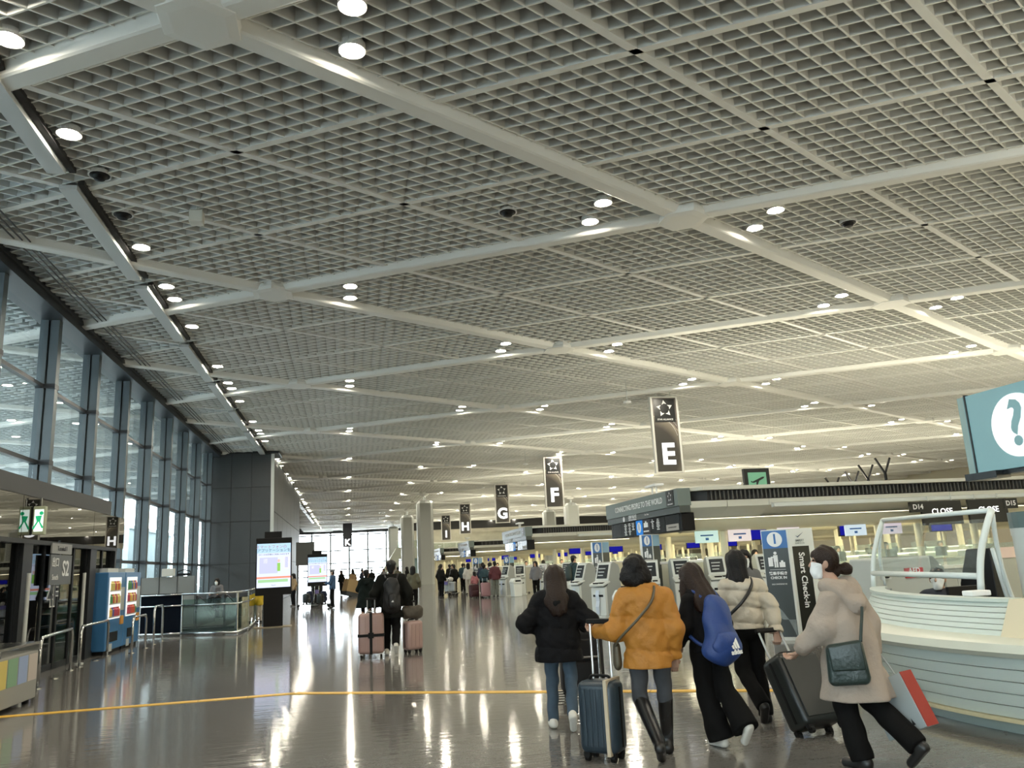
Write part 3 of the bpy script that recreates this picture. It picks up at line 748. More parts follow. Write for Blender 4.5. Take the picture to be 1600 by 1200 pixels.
# ---- departures sign above the nearest canopy, black frame with green plate and aeroplane
t = empty('departure_sign', (12.25, 22.6, 3.43)); tag(t, 'green lit aeroplane sign in a black frame above the canopy', 'sign')
MB().box(-.42,.42,-.06,.06,0,.62).build('case', MBK, t); MB().box(-.30,.30,-.075,-.06,.02,.50).build('plate', mat('sign_green', (.10,.24,.15), .4, emit=(.12,.30,.19), estr=.5), t)
pl = MB().add([(-.22,-.08,.20),(.16,-.08,.36),(.24,-.08,.36),(.20,-.08,.31),(.05,-.08,.24),(-.02,-.08,.10),(-.06,-.08,.10),(-.05,-.08,.21),(-.14,-.08,.18),(-.20,-.08,.24),(-.23,-.08,.24)], [(0,1,2,3,4,7,8),(4,5,6,7),(0,8,9,10)])
pl.build('aeroplane_symbol', MBK, t)
# ---- four black Y-shaped brackets on the canopy roof
for k in range(4):
    px = (1302, 1334, 1357, 1385)[k]; X = 13.9+.47*k*1.0; Y = 26.0 - 1.0*k
    d = FW*FOC + RT*(px-800) + UP*(600-752); kk = Y/d.y; x = d.x*kk
    o = MB().tube([(0,0,0),(0,0,.25)], .05, 6).tube([(0,0,.22),(-.3,0,.72)], .035, 6).tube([(0,0,.22),(.25,0,.72)], .035, 6).build('roof_bracket', MBLK); o.location = (x, Y, 3.43-.13+.10*k); tag(o, ('first', 'second', 'third', 'tallest')[k]+' black Y shaped bracket along the canopy roof', 'bracket')

# ---- D14 / D15 counter boards hanging from the lip
def counter_board(no, lab, x, side):
    t = empty('counter_board', (x, ISL['E']-.15, 2.43)); tag(t, lab, 'board')
    MB().box(-.68,.68,-.04,.04,-.36,.34).build('panel', MBK, t, bevel=.01); text('word', 'CLOSE', .24, MLIT, t, (0,-.045,.02), bold=.01)  # word given a glow of its own to brighten it under the canopy
    MB().box(-.24,.24,-.05,.05,-.15,.15).xf(Matrix.Translation((side*.80,0,.18))).build('number_plate', MBK, t); text('number', no, .2, MW, t, (side*.80,-.055,.18), bold=.03)
    for sx in (-.4,.4): MB().tube([(sx,0,.34),(sx,0,.5)], .02, 6).build('hanger', MPALE, t)
    return t
counter_board('D14', 'black board reading D14 CLOSE under the canopy lip', 17.25, -1)
counter_board('D15', 'black board reading D15 CLOSE under the canopy lip', 18.85, 1)
# ---- small pale hanging notices between the columns
for k, (x, c, lab) in enumerate([(10.25, (.55,.75,.70), 'pale green hanging notice by the display board'), (11.3, (.75,.66,.66), 'pale pink hanging notice left of the tower sign'),
                                  (12.9, (.75,.66,.70), 'small pink hanging notice above the counters'), (15.15, (.60,.72,.85), 'pale blue hanging notice behind the acrylic frame'), (16.4, (.70,.62,.72), 'lilac hanging notice behind the acrylic frame')]):
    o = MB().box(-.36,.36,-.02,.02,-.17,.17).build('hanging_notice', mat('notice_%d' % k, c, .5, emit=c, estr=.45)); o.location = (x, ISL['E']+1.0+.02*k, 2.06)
    MB().box(-.2,.2,-.024,-.02,.02,.06).build('writing', MBLUE, o); MB().box(-.05,.05,-.024,-.02,-.1,-.03).build('symbol', MBLUE, o)
    MB().tube([(-.3,0,.17),(-.3,0,.5)], .008, 4).tube([(.3,0,.17),(.3,0,.5)], .008, 4).build('wire', MPALE, o); tag(o, lab, 'notice')
# ================================================================ ENTRANCE SIDE
MFAS = mat('fascia_core', (.03,.033,.035), .5); GFAS = glass('fascia_glass', (.12,.13,.13), 2.6); GDOOR = glass('door_glass', (.55,.60,.62), 1.7)
MPOST = mat('vestibule_post', (.018,.021,.024), .4, spec=.25); MCHR = mat('chrome', (.62,.63,.63), .18, metal=1.0)
VY0, VY1 = 6.0, 22.0
vb = MB().box(XW+.5, XV, VY0, 21.4, 3.24, 3.56).build('trim_5', MSTEELD); tag(vb, 'dark beam on top of the glazed entrance lobby', kind='structure')
tag(MB().box(XW+.5, XV-.1, VY0, VY1, 2.5, 3.2).build('ceiling_lobby', MFAS), 'dark ceiling box of the entrance lobby', kind='structure')
for k, (a, b) in enumerate(((6.0,11.2),(11.2,15.9),(15.9,20.1),(20.1,22.7))):
    o = MB().box(XV-.02, XV, a+.01, b-.01, 2.46, 3.23).build('window_%d' % (20+k), GFAS); tag(o, 'dark mirror-like glass fascia above the entrance doors', kind='structure')
tag(MB().box(XV-.08, XV+.03, VY0, 22.0, 2.38, 2.46).build('trim_6', MPOST), 'dark rail under the glass fascia', kind='structure')
for k, yv in enumerate((8.3, 12.3, 16.25, 20.15, 21.95)):
    w = .22 if k < 4 else .06
    tag(MB().box(XV-.35, XV+.02, yv-w, yv+w, 0, 2.42).build('trim_%d' % (10+k), MPOST), 'dark upright of the entrance lobby front', kind='structure')
dn = 0
for a, b in ((8.52,12.08),(12.52,16.03),(16.47,19.93),(20.37,21.9)):
    n = 4 if b-a > 2 else 2
    for k in range(n):
        y0 = a+(b-a)*k/n; y1 = a+(b-a)*(k+1)/n; dn += 1
        o = MB().box(XV-.10, XV-.085, y0+.02, y1-.02, .05, 2.38).build('door_%d' % dn, GDOOR); tag(o, 'sliding glass leaf of the entrance lobby', kind='structure')
        for yy in (y0+.02, y1-.02): MB().box(XV-.12, XV-.06, yy-.025, yy+.025, .0, 2.38).build('stile', MPOST, o)
        MB().box(XV-.11, XV-.07, y0, y1, .0, .12).build('bottom_rail', MPOST, o)
tag(MB().box(XW+.5, XV-.3, 22.0, 22.15, 0, 3.2).build('wall_lobby', mat('lobby_side', (.06,.065,.07), .4)), 'dark end wall of the entrance lobby', kind='structure')
# inside the lobby: dark outer doors and a lit notice
tag(MB().box(XW+.45, XW+.55, VY0, VY1, 0, 3.0).build('wall_lobby_outer', mat('lobby_outer', (.05,.055,.06), .5)), 'dim outer wall of the entrance lobby', kind='structure')
# gate number on the glass
t = empty('door_sign', (XV+.02, 17.95, 2.05)); tag(t, 'grey entrance sign reading S2 on the glass doors', 'sign')
MB().box(0,.03,-.62,.62,-.42,.16).build('plate', mat('sign_grey', (.11,.12,.12), .4), t); MB().box(0,.03,-.58,.58,.18,.38).build('header_plate', mat('sign_grey_light', (.30,.31,.30), .4), t)
rotv = (PI/2, 0, PI/2)
text('writing', '出口', .2, MW, t, (.035,-.35,.0), rotv, bold=.01); text('writing', 'South', .15, MW, t, (.035,-.33,-.28), rotv); text('gate_number', 'S2', .42, MW, t, (.035,.25,-.12), rotv, bold=.02); text('writing', 'Terminal 1', .13, MBK, t, (.035,0,.28), rotv)
t = empty('glass_lettering', (XV+.01, 17.7, 1.42)); tag(t, 'white outlined floor mark 4F on the door glass', 'lettering')
text('writing', '4F', .62, MW, t, (.0,0,0), rotv, bold=.045)
for ox in (.012,): text('letter_core', '4F', .62, mat('letter_dark', (.04,.045,.05), .4), t, (ox,0,0), rotv, bold=.004)
# green exit sign standing out from the fascia
t = empty('exit_sign', (XV+.12, 16.4, 2.80)); tag(t, 'lit green and white emergency exit sign on the glass fascia', 'sign')
MB().box(-.10,.10,-.06,.06,-.26,.26).build('case', mat('exit_case', (.50,.55,.38), .4), t, bevel=.01); MB().box(-.075,.075,-.066,-.06,-.20,.20).build('lamp_face', emis('exit_white', (.85,1,.88), 1.4), t)
mg = emis('exit_green', (.03,.50,.20), .9)
MB().lathe([(.001,0),(.035,0),(.035,.006)], n=12).xf(Matrix.Translation((.04,-.068,.13)) @ Matrix.Rotation(PI/2,4,'X')).add([(-.06,-.07,.08),(.05,-.07,.09),(.03,-.07,-.03),(-.03,-.07,-.02)], [(0,1,2,3)]).add([(-.03,-.07,-.02),(.0,-.07,-.02),(-.07,-.07,-.16),(-.1,-.07,-.15)],[(0,1,2,3)]).add([(.0,-.07,-.02),(.03,-.07,-.03),(.09,-.07,-.13),(.06,-.07,-.15)],[(0,1,2,3)]).build('running_figure', mg, t)
MB().tube([(0,0,.26),(0,0,.42)], .02, 6).build('stem', MCHR, t)
# slim poles and chrome barriers before the doors
for k, (x, yv, h) in enumerate(((-5.5,15.85,1.85),(-5.5,18.95,1.85))):
    o = MB().lathe([(.09,0),(.09,.02),(.035,.03),(.035,h)], n=10).build('pole', MPALE, auto=True); o.location = (x, yv, 0); tag(o, ('slim pale pole before the doors by the dark nearest upright', 'slim pale pole before the doors beside the S2 sign')[k], 'pole')
def barrier(pts, h, lab):
    t = empty('chrome_barrier', (pts[0][0], pts[0][1], 0)); tag(t, lab, 'barrier'); P = [Vector((p[0]-pts[0][0], p[1]-pts[0][1], 0)) for p in pts]
    MB().tube([P[0], P[0]+Vector((0,0,h-.1)), P[0]+Vector((0,0,h-.1))+(P[1]-P[0]).normalized()*.1+Vector((0,0,.1))] + [p+Vector((0,0,h)) for p in P[1:-1]] + [P[-1]+Vector((0,0,h))-(P[-1]-P[-2]).normalized()*.1, P[-1]+Vector((0,0,h-.1)), P[-1]], .028, 8).build('rail', MCHR, t, smooth=True)
    for p in P: MB().lathe([(.07,0),(.07,.012),(.03,.015)], (p.x,p.y,0), n=10).build('foot', MCHR, t)
    return t
barrier([(-4.95,15.0),(-5.15,16.4),(-5.3,17.75)], .78, 'chrome pipe barrier nearest the grey stand')
barrier([(-5.3,18.3),(-5.35,19.6),(-5.4,20.6)], .78, 'chrome pipe barrier before the S2 doors')
barrier([(-4.95,20.9),(-4.95,22.2)], .80, 'chrome pipe barrier before the blue vending machine')
barrier([(-5.0,23.3),(-5.0,24.3)], .95, 'chrome post rail between vending machine and dark panel')
# slatted stand cut by the picture's edge
t = empty('brochure_stand', (-4.72, 12.6, 0)); tag(t, 'low stand with slatted metal top and colourful posters, cut by the frame', 'stand')
MB().box(-.30,.30,-.75,.75,.06,.72).build('body', mat('stand_grey', (.34,.34,.31), .5), t, bevel=.02)
for k in range(7): MB().box(-.33+k*.095,-.27+k*.095,-.80,.80,.80,.835).build('slat', MCHR, t)
for yy in (-.7,.7): MB().box(-.33,.33,yy-.03,yy+.03,.72,.80).build('cross_bar', MCHR, t)
for k, c in enumerate(((.75,.62,.18),(.25,.45,.28),(.35,.45,.70),(.62,.55,.50))): MB().box(.30,.306,-.7+k*.36,-.38+k*.36,.32,.68).build('poster', mat('poster_%d' % k, c, .5), t)
for sx in (-.22,.22):
    for sy in (-.6,.6): MB().lathe([(.045,0),(.045,.06)], (sx,sy,0), n=10).build('wheel', MBLK, t)

# ---------------------------------------------------------------- vending machines
MVB = mat('vending_blue', (.055,.20,.43), .35); 
def vending(lab, y0, w, seed):
    t = empty('vending_machine', (-5.5, y0, 0)); tag(t, lab, 'vending machine'); r_ = random.Random(seed)
    MB().box(-.75,0,0,w,.08,1.86).build('cabinet', MVB, t, bevel=.02); MB().box(-.72,-.04,.04,w-.04,0,.08).build('plinth', MBLK, t)
    MB().box(0,.02,.12,w-.42,.78,1.74).build('display_window', emis('vending_lit', (.85,.85,.80), 1.0), t)
    cols = [(.6,.1,.06),(.75,.45,.1),(.1,.3,.12),(.7,.6,.2),(.08,.12,.4),(.55,.5,.45),(.5,.08,.12)]
    for row in range(3):
        z = .86+.30*row; MB().box(.02,.035,.12,w-.42,z-.05,z-.02).build('shelf', MW, t)
        n = int((w-.6)/.13)
        for k in range(n):
            c = r_.choice(cols); yy = .2+k*.13
            MB().lathe([(.001,0),(.045,0),(.045,.15),(.02,.18),(.02,.21)], (.03,yy,z-.02), n=8).build('drink', mat('drink_%.2f' % sum(c), c, .35), t)
    MB().box(0,.015,w-.36,w-.06,.95,1.5).build('button_panel', mat('vend_panel', (.50,.52,.48), .3), t)
    MB().box(0,.03,w-.34,w-.10,.62,.82).build('coin_panel', mat('vend_orange', (.75,.33,.05), .4), t); MB().box(0,.012,.35,w-.5,.26,.48).build('pickup_flap', MBLK, t); MB().box(0,.012,.3,.55,.05,.22).build('grille', MPALE, t)
    MB().box(-.5,-.1,.3,w-.3,1.86,1.96).build('top_box', MCREAM, t)
    return t
vending('blue drinks vending machine nearer the lobby doors', 20.75, 1.5, 1); vending('blue drinks vending machine beside the dark panel railing', 22.30, 1.5, 2)

# ---------------------------------------------------------------- glass railing round the stair
GRAIL = glass('stair_glass', (.58,.68,.62), 1.45)
t = empty('stair_railing', (-6.0, 26.3, 0)); tag(t, 'glass stair railing with steel handrails and a black panel', 'railing')
Pr = [Vector((-.1,.3,0)), Vector((1.15,-.15,0)), Vector((2.85,-1.2,0)), Vector((2.95,.6,0)), Vector((2.6,7.8,0))]
for k in range(4):
    a, b = Pr[k], Pr[k+1]; d = (b-a).normalized()
    if k == 0: MB().beam(a, b, .05, .06, 1.22).build('black_panel', mat('panel_black', (.004,.006,.010), .8, spec=.05), t)
    else:
        n = max(1, int((b-a).length/1.25))
        for j in range(n): MB().beam(a+(b-a)*(j/n)+d*.02, a+(b-a)*((j+1)/n)-d*.02, .02, .08, 1.02).build('glass_panel', GRAIL, t)
    for z in (1.18, .86, .06): MB().tube([a+Vector((0,-.07,z)), b+Vector((0,-.07,z))], .027 if z > .5 else .04, 8).build('handrail', MCHR, t, smooth=True)
for p in Pr: MB().lathe([(.03,0),(.03,1.2)], (p.x,p.y,0), n=8).build('post', MCHR, t)
# grey partitions and a seated traveller's bench behind it
t = empty('grey_partition', (-6.9, 30, 0)); tag(t, 'three grey partition panels behind the black railing panel', 'partition')
for k in range(3): MB().box(k*.58,k*.58+.56,-.02,.02,.1,1.72).build('panel', mat('partition_grey', (.27,.28,.27), .5), t)
for k in range(4): MB().box(k*.58-.02,k*.58,-.04,.04,0,1.74).build('post', MDARK, t)
o = MB().box(-.2,.2,-.1,.1,0,.26).build('paper_box', MCREAM, bevel=.01); o.location = (-6.05,30,1.74); tag(o, 'cream box standing on the grey partition', 'box')
o = MB().tube([(-.22,0,0),(-.2,0,.14),(0,0,.2),(.2,0,.14),(.22,0,0)], .02, 6).box(-.22,.22,-.06,.06,0,.08).build('black_bag', MBLK); o.location = (-5.55,30,1.74); tag(o, 'small black bag with a handle on the grey partition', 'bag')
t = empty('bench', (-5.3, 36.5, 0)); tag(t, 'dark row of seats before the service core', 'bench')
for k in range(4): MB().box(k*.6-1.1,k*.6-.56,-.25,.25,.38,.46).build('seat', MDARK, t, bevel=.02); MB().box(k*.6-1.1,k*.6-.56,.2,.28,.5,.95).build('backrest', MDARK, t, bevel=.02)
MB().box(-1.1,1.3,-.04,.04,.30,.38).box(-.9,-.8,-.2,.2,0,.30).box(.9,1.0,-.2,.2,0,.3).build('frame', MCHR, t)

# ---------------------------------------------------------------- digital signs
def digital(lab, loc, s=1.0):
    t = empty('digital_sign', loc, R(6)); t.scale = (s,s,s); tag(t, lab, 'digital sign')
    MB().box(-.30,.30,-.12,.12,0,1.0).build('pedestal', MBLK, t, bevel=.01); MB().box(-.56,.56,-.12,.10,.98,2.78).build('case', MBLK, t, bevel=.02); MB().box(-.30,.24,-.08,.08,2.78,2.98).build('top_box', MBLK, t)
    MB().box(-.58,.58,-.3,.25,.0,.02).build('base_plate', mat('base_wood', (.30,.25,.17), .5), t)
    MB().box(-.52,.52,-.128,-.12,1.22,2.60).build('screen', emis('digital_white', (.66,.72,.90), 1.15), t)
    def bar(nm, x0, x1, z0, z1, c, s_=1.0): return MB().box(x0,x1,-.132,-.128,z0,z1).build(nm, emis('scr_%02d%02d%02d' % tuple(int(99*v) for v in c), c, s_), t)
    bar('picture_band', -.52,.52,2.30,2.60,(.50,.72,.92)); bar('picture_band', -.52,.52,1.50,1.56,(.85,.32,.22)); bar('picture_band', -.48,.44,1.38,1.47,(.40,.68,.35)); bar('picture_frame', -.44,.12,1.66,2.16,(.60,.62,.84))
    bar('figure_dress', .10,.20,1.72,1.98,(.30,.62,.12)); bar('figure_head', .11,.19,2.0,2.09,(.80,.55,.50)); bar('dial', .30,.48,1.78,2.18,(.80,.80,.92)); bar('dial_core', .345,.435,1.83,2.16,(.58,.60,.80)); bar('picture_icon', -.32,-.2,1.98,2.12,(.85,.86,.92))
    text('headline', 'スマートフォンの', .12, mat('txt_pink', (.75,.35,.45), .5), t, (-.08,-.134,2.49)); text('headline', 'アプリケーションを', .115, mat('txt_teal', (.25,.40,.45), .5), t, (0,-.134,2.38), bold=.01); text('subline', 'お使いのお客様はご利用いただけます', .056, mat('txt_navy', (.08,.09,.25), .5), t, (0,-.134,2.25), bold=.01)
    text('footer', 'Narita', .05, mat('txt_grey', (.3,.32,.35), .5), t, (0,-.134,1.29))
    return t
digital('tall lit digital sign with green dressed figure beside the stair railing', (-2.36,27.5,0)); digital('smaller lit digital sign farther on before the end windows', (-1.62,45,0), .93)
o = MB().box(-.55,.55,-.08,.08,2.1,3.5).build('hanging_board', mat('board_slate', (.10,.105,.10), .5)); o.location = (-2.6,52,0); tag(o, 'big dark blank board behind the smaller digital sign', 'board')
for sx in (-.45,.45): MB().tube([(sx,0,0),(sx,0,2.1)], .04, 8).build('post', MDARK, o)

# ================================================================ KIOSKS, TOWERS, BINS
MKW = mat('kiosk_white', (.66,.69,.66), .35); MKG = mat('kiosk_grey', (.36,.38,.36), .45); MKS = mat('kiosk_screen', (.035,.04,.045), .15)
def make_kiosk():
    t = empty('self_check_in_kiosk', (0,0,0))   # front faces -y
    side = [(-.26,.04),(-.26,.82),(-.16,.86),(-.10,.98),(.04,1.44),(.12,1.50),(.30,1.42),(.36,1.30),(.36,.04)]
    MB().prism(side, 0, -.27, .27).build('body', MKG, t, bevel=.012)
    MB().prism([(-.285,.06),(-.285,.80),(-.20,.84),(-.20,.06)], 0, -.28, .28).build('front_panel', MKW, t, bevel=.01)
    MB().prism([(-.34,.84),(-.34,.90),(-.08,.99),(-.04,.95)], 0, -.285, .285).build('shelf', MKW, t, bevel=.01)
    fr = MB().prism([(-.125,.985),(.03,1.47),(.055,1.46),(-.10,.975)], 0, -.265, .265).build('screen_frame', MKW, t, bevel=.008)
    MB().prism([(-.116,1.05),(.004,1.42),(.016,1.416),(-.104,1.046)], 0, -.20, .20).build('screen', MKS, fr)
    for k in range(3):
        z = 1.12+.09*k; yv = -.128+(z-1.02)*.325
        MB().box(-.15,.05+.03*k,yv-.014,yv+.0,z,z+.03).build('screen_button', mat('screen_print', (.55,.58,.58), .4), fr)
    MB().box(-.16,.05,-.32,-.20,.905,.945).build('card_reader', MBLK, t, bevel=.01); MB().box(.08,.22,-.30,-.18,.90,.95).build('passport_reader', MBLK, t, bevel=.01)
    MB().box(-.20,.20,-.29,-.285,.56,.62).build('ticket_slot', MBLK, t)
    MB().tube([(.02,-.30,.74),(.02,-.34,.6),(.04,-.30,.4),(-.02,-.33,.22),(.0,-.31,.08)], .001, 4)
    mb = MB(); pr = [(-.30,.74),(-.33,.62),(-.31,.45),(-.35,.30),(-.33,.10)]
    for a, b in zip(pr[:-1], pr[1:]): mb.quad((-.07,a[0],a[1]),(.07,a[0],a[1]),(.07,b[0],b[1]),(-.07,b[0],b[1]))
    mb.build('paper_strip', mat('paper_blue', (.62,.70,.80), .5), t)
    MB().box(-.30,.30,-.34,.38,0,.05).build('base', MKW, t, bevel=.01)
    return t
k0 = make_kiosk()
kspots = [ # x, y, heading, label
 (7.05,22.2,-PI/2+.45,'self check in kiosk turned to the hall, just left of the white bin'), (7.08,24.6,-PI/2+.25,'self check in kiosk turned to the hall, behind the black coated woman'),
 (8.15,21.6,-.35,'self check in kiosk right behind the white bin'), (9.35,22.2,-.12,'self check in kiosk facing the camera between yellow and black jackets'),
 (10.45,22.2,-.15,'self check in kiosk behind the long haired woman with backpack'), (12.0,22.2,-.1,'self check in kiosk beside the tower sign'),
 (7.2,42.0,-PI/2+.2,'distant kiosk with grey side beside the pink suitcase queue'), (7.75,40.6,-PI/2+.5,'distant kiosk with a notice on its side'), (8.6,41.2,-.3,'distant kiosk with dark screen facing the camera'),
 (9.75,40.9,-.9,'distant kiosk behind the dark haired woman, left of her'), (10.9,40.5,-.7,'distant kiosk half hidden behind the cap wearing man')]
for i, (x, yv, a, lab) in enumerate(kspots):
    o = k0 if i == 0 else copy_tree(k0); o.location = (x, yv, 0); o.rotation_euler = (0,0,a); tag(o, lab, 'kiosk', 'self check in kiosks')
t = empty('waste_bin', (6.35,18.4,0), .3); tag(t, 'white plastic waste bin with rounded lid beside the kiosks', 'bin')
MB().prism([(-.20,0),(.20,0),(.25,.62),(-.25,.62)], 1, -.2, .2).build('body', mat('bin_white', (.70,.74,.72), .4), t, bevel=.02); MB().prism([(-.27,.62),(.27,.62),(.27,.72),(.17,.86),(-.17,.86),(-.27,.72)], 1, -.22, .22).build('lid', MATS['bin_white'], t, bevel=.02); MB().box(-.15,.15,-.225,-.2,.70,.78).build('opening', MBLK, t)
b2 = copy_tree(t, None, 'second white bin among the distant kiosks'); b2.location = (8.0,39.4,0)

# ---- three sided sign towers with a figure one
MTW = mat('tower_white', (.72,.74,.70), .4); MTG = mat('tower_dark', (.045,.055,.055), .35)
def tower(lab, loc, rz, h, full):
    t = empty('sign_tower', loc, rz); tag(t, lab, 'sign tower')
    w = .46
    MB().prism([(-w,.0),(0,-.14),(w,.0),(w*.8,.34),(-w*.8,.34)], 2, 0, h).build('body', MTW, t)
    def face(x0, x1, z0, z1, m, nm, left, o=.006):
        # left face runs from (-w,0) to (0,-.14), right one from (0,-.14) to (w,0)
        def pt(x, z): 
            yy = -.14*(1-abs(x)/w) - o; return (x, yy, z)
        return MB().add([pt(x0,z0), pt(x1,z0), pt(x1,z1), pt(x0,z1), (x0, pt(x0,0)[1]+o, z0), (x1, pt(x1,0)[1]+o, z0), (x1, pt(x1,0)[1]+o, z1), (x0, pt(x0,0)[1]+o, z1)], [(0,1,2,3),(4,7,6,5),(0,4,5,1),(3,2,6,7),(0,3,7,4),(1,5,6,2)]).build(nm, m, t)
    al, ar = math.atan2(-.14, w), math.atan2(.14, w)
    face(-w+.01,-.03,.06,h-.02,MTG,'dark_face',1); face(-w+.01,-.03,h-.34,h-.02,MBLUE,'blue_head',1,.009)
    cx = -w/2-.01; cy = -.14*.5-.012
    d = MB().lathe([(.001,0),(.135,0),(.135,.006)], n=28).xf(Matrix.Rotation(PI/2,4,'X')).build('number_disc', MW, t); d.location = (cx,cy,h-.18); d.rotation_euler = (0,0,al)
    text('number', '1', .25, MBLUE, t, (cx,cy-.01,h-.18), (PI/2,0,al), bold=.02)
    fig = MB().box(-.15,-.07,-.004,0,-.10,.06).box(-.055,.02,-.004,0,-.02,.10).box(-.05,-.02,-.004,0,-.12,-.02).box(-.012,.018,-.004,0,-.12,-.02).box(.04,.14,-.004,0,-.12,-.03).box(.07,.11,-.004,0,-.03,.0).box(-.10,-.03,-.004,0,.05,.075)
    fig.lathe([(.001,0),(.027,0),(.027,.004)], (0,0,0), n=12); f2 = fig.v[-36:]
    fo = fig.build('traveller_symbol', MW, t); fo.location = (cx,cy,h-.56); fo.rotation_euler = (0,0,al)
    hd = MB().lathe([(.001,0),(.028,0),(.028,.004)], n=14).xf(Matrix.Rotation(PI/2,4,'X')).build('symbol_head', MW, t); hd.location = (cx-.018,cy,h-.56+.135); hd.rotation_euler = (0,0,al)
    text('writing', '搭乗手続き', .065, MW, t, (cx,cy,h-.79), (PI/2,0,al), bold=.03); text('writing', 'CHECK IN', .062, MW, t, (cx,cy,h-.865), (PI/2,0,al), bold=.03)
    MB().box(-.14,.14,-.004,0,-.003,.003).xf(Matrix.Translation((cx,cy,h-.72)) @ Matrix.Rotation(al,4,'Z')).build('rule', MW, t)
    text('writing', '請自行辦理登機手續', .03, MW, t, (cx,cy,h-.98), (PI/2,0,al))
    if full:
        mb = MB(); n = 10   # an aircraft's pale belly curve
        for k in range(n):
            x0, x1 = -.40+k*.036, -.40+(k+1)*.036; z0 = .62-.0016*(k*1.9)**2; z1 = .62-.0016*((k+1)*1.9)**2
            yy = lambda x: -.14*(1-abs(x)/w)-.010
            mb.quad((x0,yy(x0),max(.36,z0-.16)),(x1,yy(x1),max(.36,z1-.16)),(x1,yy(x1),z1),(x0,yy(x0),z0))
        mb.build('aircraft_picture', mat('picture_silver', (.22,.25,.25), .35, var=.4, vscale=9), t)
        face(.05,w-.10,.10,h-.32,mat('tower_black', (.012,.014,.012), .3),'black_face',0)
        text('lettering', 'Smart Check-in', .155, MW, t, (.20,-.14*.56-.022,h-.32-.60), (PI/2, PI/2, ar), bold=.02)
        text('writing', 'SMART', .055, mat('txt_grey2', (.25,.28,.28), .5), t, (.2,-.095,h-.22), (PI/2,0,ar), bold=.02); text('writing', 'CHECK-IN', .038, MATS['txt_grey2'], t, (.2,-.095,h-.27), (PI/2,0,ar))
        yv = -.105
        MB().add([(.13,yv,h-.13),(.17,yv,h-.165),(.28,yv,h-.07),(.17,yv,h-.145)], [(0,1,2,3)]).build('tick_mark', mat('tick_navy', (.03,.07,.14), .4), t)
        MB().add([(w*.98,.04,.3),(w*.86,.27,.3),(w*.86,.27,h-.32),(w*.98,.04,h-.32)], [(0,1,2,3)]).xf(Matrix.Translation((.012,.0,0))).build('black_face', MATS['tower_black'], t)
    else:
        t.scale = (.62,.8,1)
        face(.03,w-.01,.06,h-.02,MTG,'dark_face',0); face(.03,w-.01,h-.34,h-.02,mat('sign_azure', (.25,.45,.65), .4),'blue_head',0,.009)
    return t
tower('tall check in tower sign with figure 1 and Smart Check-in lettering', (7.93,13.75,0), R(-20), 1.96, True)
tower('blue and grey tower sign with figure 1 under the big display board', (8.78,22.9,0), R(4), 2.22, False)
tower('blue tower sign with white figure 1 behind the kiosks, left of the mustard jacket', (7.95,25.2,0), R(4), 2.12, False)
tower('small distant tower sign with figure 1 between far kiosks', (8.6,44,0), 0, 1.95, False)
tower('small distant pale tower sign with figure 1 left of the far kiosks', (7.35,47,0), .2, 2.0, False)

# ================================================================ INFORMATION DESK
DC = (9.12, 6.85); MDW = mat('desk_white', (.60,.68,.64), .35); MDG = mat('desk_groove', (.22,.26,.27), .5); MDL = mat('desk_ledge', (.66,.68,.58), .35); MDK = mat('desk_kick', (.40,.47,.43), .25)
A0, A1 = R(137), R(205)
desk = empty('information_desk', (DC[0], DC[1], 0)); tag(desk, 'curved white information desk with horizontal planks', 'desk')
def sector(nm, prof, m, a0=A0, a1=A1, n=44, auto=True):
    o = MB().lathe(prof, n=n, a0=a0, a1=a1, loop=True); k = len(prof); M_ = n+1
    o.f.append(tuple(i*M_ for i in range(k))); o.f.append(tuple(i*M_+n for i in range(k))[::-1])
    return o.build(nm, m, desk, auto=auto)
AU = R(191)
sector('core', [(3.50,.78),(3.70,.78),(3.55,1.055),(3.40,1.055)], MDG, A0, AU)
for k in range(6):
    z0 = .785+k*.046; z1 = z0+.041; r0 = 3.735-(z0-.78)*.52; r1 = 3.735-(z1-.78)*.52
    sector('plank', [(r0-.05,z0),(r0,z0),(r1,z1),(r1-.05,z1)], MDW, A0-.005, AU)
sector('top_rail', [(3.45,1.055),(3.62,1.055),(3.62,1.085),(3.45,1.085)], MDW, A0, AU)
sector('ledge', [(3.3,.68),(4.08,.66),(4.12,.70),(4.10,.765),(4.04,.785),(3.3,.785)], MDL)
sector('core', [(3.5,.14),(3.80,.14),(3.97,.66),(3.5,.66)], MDG)
for k in range(5):
    z0 = .15+k*.102; z1 = z0+.095; r0 = 3.83+(z0-.14)*.36; r1 = 3.83+(z1-.14)*.36
    sector('plank', [(r0-.06,z0),(r0,z0),(r1,z1),(r1-.06,z1)], MDW)
sector('edge_strip', [(3.7,.115),(3.87,.115),(3.87,.145),(3.7,.145)], mat('desk_edge_gold', (.62,.56,.36), .3))
sector('kick_plate', [(3.5,0),(3.70,0),(3.70,.12),(3.5,.12)], MDK)
sector('end_panel', [(3.25,.785),(3.80,.785),(3.62,1.08),(3.25,1.08)], mat('desk_beige', (.62,.56,.40), .4), AU, AU+.12, 6)
sector('inner_worktop', [(2.6,.70),(3.45,.70),(3.45,.74),(2.6,.74)], MBLK)
